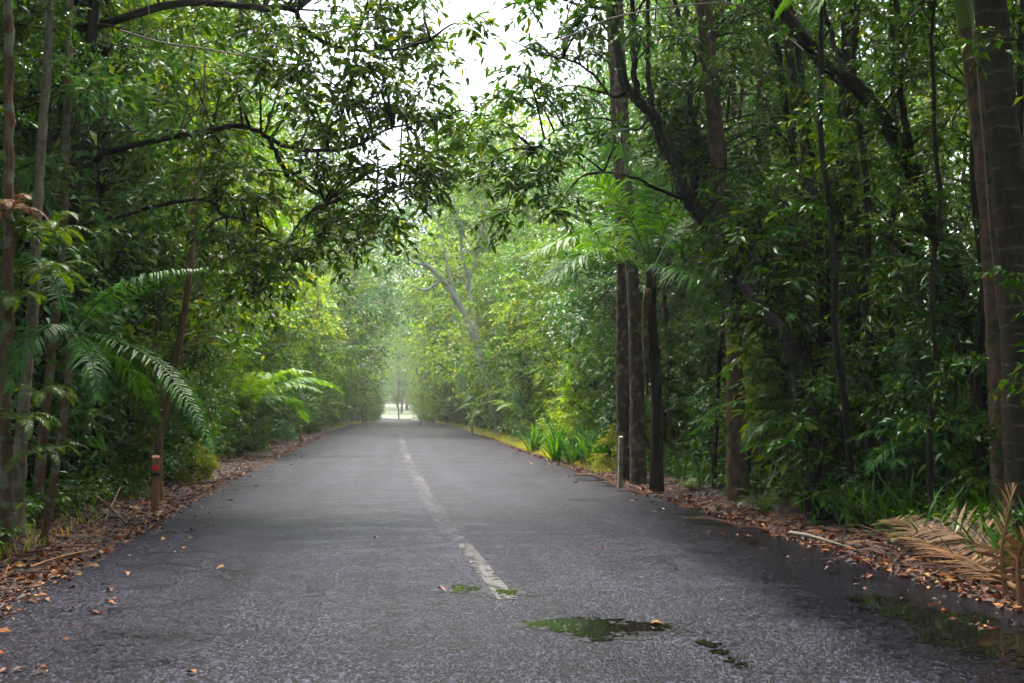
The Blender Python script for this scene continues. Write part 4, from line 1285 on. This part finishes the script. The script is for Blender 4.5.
for side, n in ((-1, 420), (1, 420)):
    P = scatter_side(n, 9, 45, .0, 2.0, side, rg, 1.0, 1.6)
    for p in P:
        a = rg.random() * 6.28
        l_ = rg.uniform(.15, .6)
        d = np.array([math.cos(a) * l_, math.sin(a) * l_, rg.uniform(-.01, .08)])
        tube(mb, [p + [0, 0, .02], p + d * .5 + [0, 0, .04], p + d + [0, 0, .02]], [.008, .005], 4)
tag(mb.build('leaf_litter', M['litter']), 'brown and orange dead leaves and twigs covering both verges', 'leaf litter', None, 'stuff')

# single leaves on the asphalt
for k, (px, py, col, L, lab) in enumerate([(438, 590, (.30, .02, .03), .09, 'small dark red leaf beside the thin damp puddle'), (378, 539, (.45, .27, .07), .10, 'yellowish leaf lying alone in the middle of the road'),
                                           (650, 625, (.50, .28, .08), .10, 'tan leaf floating in the ragged green puddle'), (928, 587, (.45, .26, .05), .11, 'yellow leaf in front of the dead palm fronds'),
                                           (12, 630, (.55, .20, .03), .12, 'bright orange leaf curled on the road at the left edge'), (5, 652, (.55, .14, .03), .12, 'flat orange leaf closest to the lower left corner'),
                                           (165, 538, (.55, .34, .06), .11, 'yellow leaf on the left lane below the reflector post'), (226, 567, (.42, .24, .06), .11, 'tan leaf in the left lane farther from the verge'),
                                           (112, 590, (.36, .10, .04), .10, 'reddish leaf on the near left road edge'), (196, 674, (.40, .16, .05), .09, 'brown leaf near the bottom of the left lane'),
                                           (600, 549, (.35, .06, .05), .07, 'small red leaf in the right lane'), (664, 509, (.45, .36, .12), .13, 'pale leaf near the right verge below the feather palm'),
                                           (44, 597, (.40, .2, .06), .10, 'tan leaf at the left edge of the asphalt')]):
    g = gp(px, py, .03)
    mb = MB()
    az = R.random() * 6.28
    leaves(mb, np.zeros((1, 3)), np.array([[math.cos(az), math.sin(az), .12]]), np.array([[.3, -.25, 1.0]]), np.array([L]), np.array([L * .5]), hi=True, fold=.6, curl=.2)
    m_ = plain('leaf_fallen_%d' % k, tuple(np.array(col) * .6), .5, .5, .3, 40)
    o = mb.build('fallen_leaf', m_)
    o.location = (g[0], g[1], float(road_z(g[0], g[1])) + .012)
    tag(o, lab, 'leaf', 'single leaves lying on the road')


# ------------------------------------------------------------------ posts
def box(mb, c, s, taper=1.0):
    x, y, z = np.array(s) / 2
    V = np.array([[-x, -y, -z], [x, -y, -z], [x, y, -z], [-x, y, -z], [-x * taper, -y * taper, z], [x * taper, -y * taper, z], [x * taper, y * taper, z], [-x * taper, y * taper, z]]) + np.array(c)
    mb.add(V, np.array([[3, 2, 1, 0], [4, 5, 6, 7], [0, 1, 5, 4], [1, 2, 6, 5], [2, 3, 7, 6], [3, 0, 4, 7]]))


def post(px, py, h, w, mat, label, reflector, tilt=0.0, cap=True):
    g = gp(px, py)
    e = empty('guide_post', (g[0], g[1], float(gz(g[0], g[1])) - .02), 0, label, 'road post', 'guide posts along the road')
    e.rotation_euler = (0, tilt, .15)
    mb = MB()
    # timber post with chamfered corners and a slanted top
    a = np.array([(-1, -.8), (-.8, -1), (.8, -1), (1, -.8), (1, .8), (.8, 1), (-.8, 1), (-1, .8)]) * w / 2
    zs = [-.3, h * .5, h, h + .02]
    rings_ = []
    for q, z in enumerate(zs):
        s = .86 if q == 3 else 1 - .02 * q
        rings_.append(np.column_stack([a * s, np.full(8, z) + (a[:, 1] * .25 if q >= 2 else 0)]))
    V = np.vstack(rings_)
    i = np.arange(3)[:, None] * 8
    j = np.arange(8)[None]
    mb.add(V, [np.stack([i + j, i + (j + 1) % 8, i + 8 + (j + 1) % 8, i + 8 + j], -1).reshape(-1, 4), np.array([[24, 25, 26, 27, 28, 29, 30, 31]])])
    mb.build('shaft', M[mat], e)
    if reflector:
        mb = MB()
        t = np.linspace(0, 2 * np.pi, 20, endpoint=False)
        rr = w * .40
        V = np.vstack([np.column_stack([rr * np.cos(t), np.full(20, -w / 2 - .001), h - .14 + rr * np.sin(t)]), np.column_stack([rr * .9 * np.cos(t), np.full(20, -w / 2 - .014), h - .14 + rr * .9 * np.sin(t)])])
        j = np.arange(20)
        mb.add(V, [np.stack([j, (j + 1) % 20, 20 + (j + 1) % 20, 20 + j], -1), (20 + j)[None]])
        mb.build('reflector', M['red'], e)
        if reflector == 2:
            mb = MB()
            box(mb, (0, 0, h - .235), (w * 1.06, w * 1.06, .05))
            mb.build('band', M['black'], e)
    return e


post(155, 509, .78, .115, 'timber', 'brown timber road post with a round red reflector on the near left verge', 2)
post(620, 488, .98, .08, 'timber_white', 'weathered white road post before the pair of mottled palms', 0, .02)
post(301, 443, .72, .10, 'timber', 'small brown road post on the left verge farther along', 0, -.03)
post(472, 436, .8, .10, 'timber_white', 'small pale road post on the right verge in the middle distance', 0)
post(421, 424, .85, .11, 'timber_white', 'tiny pale road post on the right verge near the far end', 0)


# ------------------------------------------------------------------ fallen fronds, bark and sticks on the right verge
def dead_frond(label, pts, nl, ll, seed, twist=.5, lw=.03, name='dead_frond', hang=.1):
    rng = np.random.default_rng(seed)
    base = np.array(pts[0], float)
    e = empty(name, base, 0, label, 'palm frond')
    P = spline(pts, 24) - base
    mb = MB()
    tube(mb, P, [.026, .02, .012, .005], 6, .15)
    mb.build('rachis', M['dead'], e, True)
    mb = MB()
    frond_on(mb, P, nl, ll, lw, rng, .12, .004, .25, hang, twist)
    mb.build('leaflets', M['dead'], e)
    return e


def gz3(px, py, up=0.0):
    g = gp(px, py, .05)
    return np.array([g[0], g[1], max(float(gz(g[0], g[1])), .0) + up])


dead_frond('long brown dead palm frond lying along the right road edge', [gz3(1020, 592, .06), gz3(985, 572, .07), gz3(945, 556, .10), gz3(885, 540, .10)], 44, .5, 1, .1, .04)
dead_frond('fan of brown dead frond leaflets propped behind the long dead frond', [gz3(1018, 570, .08), gz3(985, 560, .14), gz3(955, 552, .22), gz3(915, 545, .20)], 44, .5, 2, .5, .045)
dead_frond('dead frond tip with a hooked end at the left of the frond heap', [gz3(950, 560, .05), gz3(925, 549, .12), gz3(905, 540, .18), gz3(882, 534, .14)], 34, .36, 3, .2, .04)
pb = gz3(1006, 592, .0)
dead_frond('dead brown frond standing upright at the right edge of the heap', [pb, pb + [.0, .05, .35], pb + [.06, .05, .65], pb + [.10, .05, .85]], 18, .28, 4, .2)
pb = gz3(1020, 598, .0)
dead_frond('second upright dead frond curling at the very right edge', [pb, pb + [.02, .05, .3], pb + [.06, .02, .5], pb + [.16, .0, .68]], 16, .28, 5, .2)


def stick(name, label, cat, pts, r, mat, flat=.35):
    base = np.array(pts[0], float)
    mb = MB()
    tube(mb, spline(pts, 14) - base, r, 8, .2)
    for v in mb.v:
        v[:, 2] *= 1
    o = mb.build(name, M[mat], None, True)
    o.location = base
    return tag(o, label, cat)


stick('fallen_branch', 'pale grey fallen branch lying on the right road edge', 'branch', [gz3(790, 533, .05), gz3(806, 536, .06), gz3(828, 541, .05), gz3(852, 547, .04)], [.028, .024, .016, .006], 'twig_pale')
stick('fallen_branch', 'brown broken branch in the hollow left of the reflector post', 'branch', [gz3(60, 508, .25), gz3(85, 505, .2), gz3(105, 512, .12), gz3(125, 522, .05)], [.03, .025, .015], 'bark_brown')
stick('fallen_branch', 'thin pale stick leaning in the hollow behind the near left litter', 'branch', [gz3(105, 520, .03), gz3(116, 505, .15), gz3(126, 492, .3), gz3(130, 482, .4)], [.012, .010, .005], 'twig_pale')
stick('fallen_branch', 'reddish stick lying in the left litter close to the road', 'branch', [gz3(30, 565, .03), gz3(60, 557, .05), gz3(95, 548, .04)], [.014, .012, .007], 'bark_orange')


def bark_sheet(label, px, py, L, w, rot, up, mat='dead', seed=0):
    """a curled palm sheath on the ground"""
    rng = np.random.default_rng(seed)
    g = gz3(px, py, up)
    n, m_ = 9, 7
    u = np.linspace(0, 1, n)[:, None]
    a = np.linspace(-1.2, 1.2, m_)[None]
    W = w * np.sin(np.pi * (.1 + .8 * u)) ** .7
    x = (u - .5) * L + 0 * a
    y = W * np.sin(a) * .5
    z = W * (np.cos(a)) * .5 - W * .15 + .06 * np.sin(u * 5) + rng.normal(size=(n, m_)) * .006
    V = np.stack([x, y, z * .45], -1)
    V2 = V - np.array([0, 0, .012])
    mb = MB()
    i = np.arange(n - 1)[:, None] * m_ + np.arange(m_ - 1)[None]
    q = np.stack([i, i + 1, i + m_ + 1, i + m_], -1).reshape(-1, 4)
    mb.add(np.concatenate([V.reshape(-1, 3), V2.reshape(-1, 3)]), [q, q[:, ::-1] + n * m_])
    o = mb.build('palm_sheath', M[mat], None, True)
    o.location = g
    o.rotation_euler = (0, .08, rot)
    return tag(o, label, 'palm sheath')


M['sheath'] = bark_mat('sheath', (.012, .006, .004), (.055, .024, .013), scale=16, bump=.8)
bark_sheet('dark brown fallen palm sheath left of the white post', 596, 478, .9, .28, -.5, .06, 'sheath', 1)
bark_sheet('small fallen palm sheath just before the white post', 613, 484, .6, .22, -.9, .04, 'sheath', 2)
bark_sheet('reddish fallen palm sheath at the foot of the feather palm', 636, 492, .6, .2, -.6, .03, 'sheath', 3)
bark_sheet('long reddish sheath on the right road edge below the tall ringed palm', 722, 521, .9, .16, -.45, .03, 'sheath', 4)
bark_sheet('short reddish sheath right of the long one on the right road edge', 760, 528, .5, .14, -.3, .03, 'sheath', 5)


# ------------------------------------------------------------------ the wood behind: one mass no one could count, plus unseen shading leaves
rw = np.random.default_rng(2000)
mb = MB()


def mass(n, x0, x1, y0, y1, z0, z1, L, follow=True):
    x = rw.uniform(x0, x1, n)
    y = rw.uniform(y0, y1, n)
    z = z0 + (z1 - z0) * rw.random(n)
    keep = vnoise(x * .35, y * .35 + z * .4, 77) * .6 + vnoise(x * .9 + z, y * .9 - z, 78) * .4 > .36
    x, y, z = x[keep], y[keep], z[keep]
    if follow:
        x = x + cx(y)
    P = np.stack([x, y, z + gz(x, y)], -1)
    m_ = len(P)
    D = rw.normal(size=(m_, 3)) + np.array([0, 0, -.4])
    N = rw.normal(size=(m_, 3)) * .6 + np.array([0, 0, 1.0])
    Ll = L * rw.uniform(.6, 1.3, m_)
    leaves(mb, P, D, N, Ll, Ll * .45)


for s in (-1, 1):
    a, b = sorted((s * 19, s * 34))
    mass(38000 if s < 0 else 30000, a, b, -12, 130, 0, 15, .55)
    mass(22000, a, b, 130, 260, 0, 17, .8)
    a, b = sorted((s * 9, s * 34))
    mass(15000, a, b, -14, 130, 13, 20, .7)
    a, b = sorted((s * 4.5, s * 19))
    mass(16000, a, b, -16, 4, 0, 14, .5)
mass(12000, -5, 8, -18, -12, 2.5, 15, .6)  # unseen leaves added across the road behind the camera to block skylight
mass(11000, -12, 12, -16, 13, 8, 16, .6)  # unseen canopy added above the near road to shade it
tag(mb.build('deep_forest', M['leaf_dark']), 'dense dark mass of forest behind the roadside trees, plus unseen leaves added to shade the near road', 'forest', None, 'stuff')

# ------------------------------------------------------------------ haze
mb = MB()
V = np.array([[x, y, z] for z in (-1.5, 34) for y in (-60, 520) for x in (-170, 170)], float)
mb.add(V, np.array([[0, 2, 3, 1], [4, 5, 7, 6], [0, 1, 5, 4], [2, 6, 7, 3], [0, 4, 6, 2], [1, 3, 7, 5]]))
m, nt, out = new_mat('haze_air')
pv = nd(nt, 'ShaderNodeVolumePrincipled', {'Color': (.93, .97, .95, 1), 'Density': .00048, 'Anisotropy': .35})
nt.links.new(pv.outputs[0], out.inputs['Volume'])
tag(mb.build('haze', m), 'thin pale mist hanging over the road', 'haze', None, 'stuff')

# ------------------------------------------------------------------ light
SUN_EL, SUN_AZ = rad(68), rad(-6)     # azimuth from +Y, negative = from the left
w = bpy.data.worlds.new('World')
S.world = w
w.use_nodes = True
nt = w.node_tree
nt.nodes.clear()
out = nt.nodes.new('ShaderNodeOutputWorld')
sky = nd(nt, 'ShaderNodeTexSky', sky_type='NISHITA', sun_disc=False, sun_elevation=SUN_EL, sun_rotation=SUN_AZ, air_density=1.0, dust_density=6.0, ozone_density=1.0)
hs = nd(nt, 'ShaderNodeHueSaturation', {'Saturation': .8, 'Color': sky.outputs[0]})
bg = nd(nt, 'ShaderNodeBackground', {'Color': hs.outputs[0], 'Strength': .15})
nt.links.new(bg.outputs[0], out.inputs['Surface'])
sl = bpy.data.lights.new('sun', 'SUN')
sl.energy = 2.6
sl.angle = rad(45)
sl.color = (1, .96, .88)
so = bpy.data.objects.new('sun', sl)
COL.objects.link(so)
sd = Vector((math.sin(SUN_AZ) * math.cos(SUN_EL), math.cos(SUN_AZ) * math.cos(SUN_EL), math.sin(SUN_EL)))
so.rotation_euler = sd.to_track_quat('Z', 'Y').to_euler()
so.location = (0, 0, 60)

S.view_settings.view_transform = 'Standard'
S.view_settings.look = 'None'
S.view_settings.exposure = 2.35
S.view_settings.gamma = 1
S.render.engine = 'CYCLES'
c = S.cycles
c.max_bounces = 4
c.diffuse_bounces = 2
c.glossy_bounces = 2
c.transmission_bounces = 2
c.volume_bounces = 0
c.use_adaptive_sampling = True
c.adaptive_threshold = .04
c.transparent_max_bounces = 6
c.sample_clamp_direct = 1.0
c.sample_clamp_indirect = .6
c.use_denoising = True
c.caustics_reflective = False
c.caustics_refractive = False
S.render.film_transparent = False
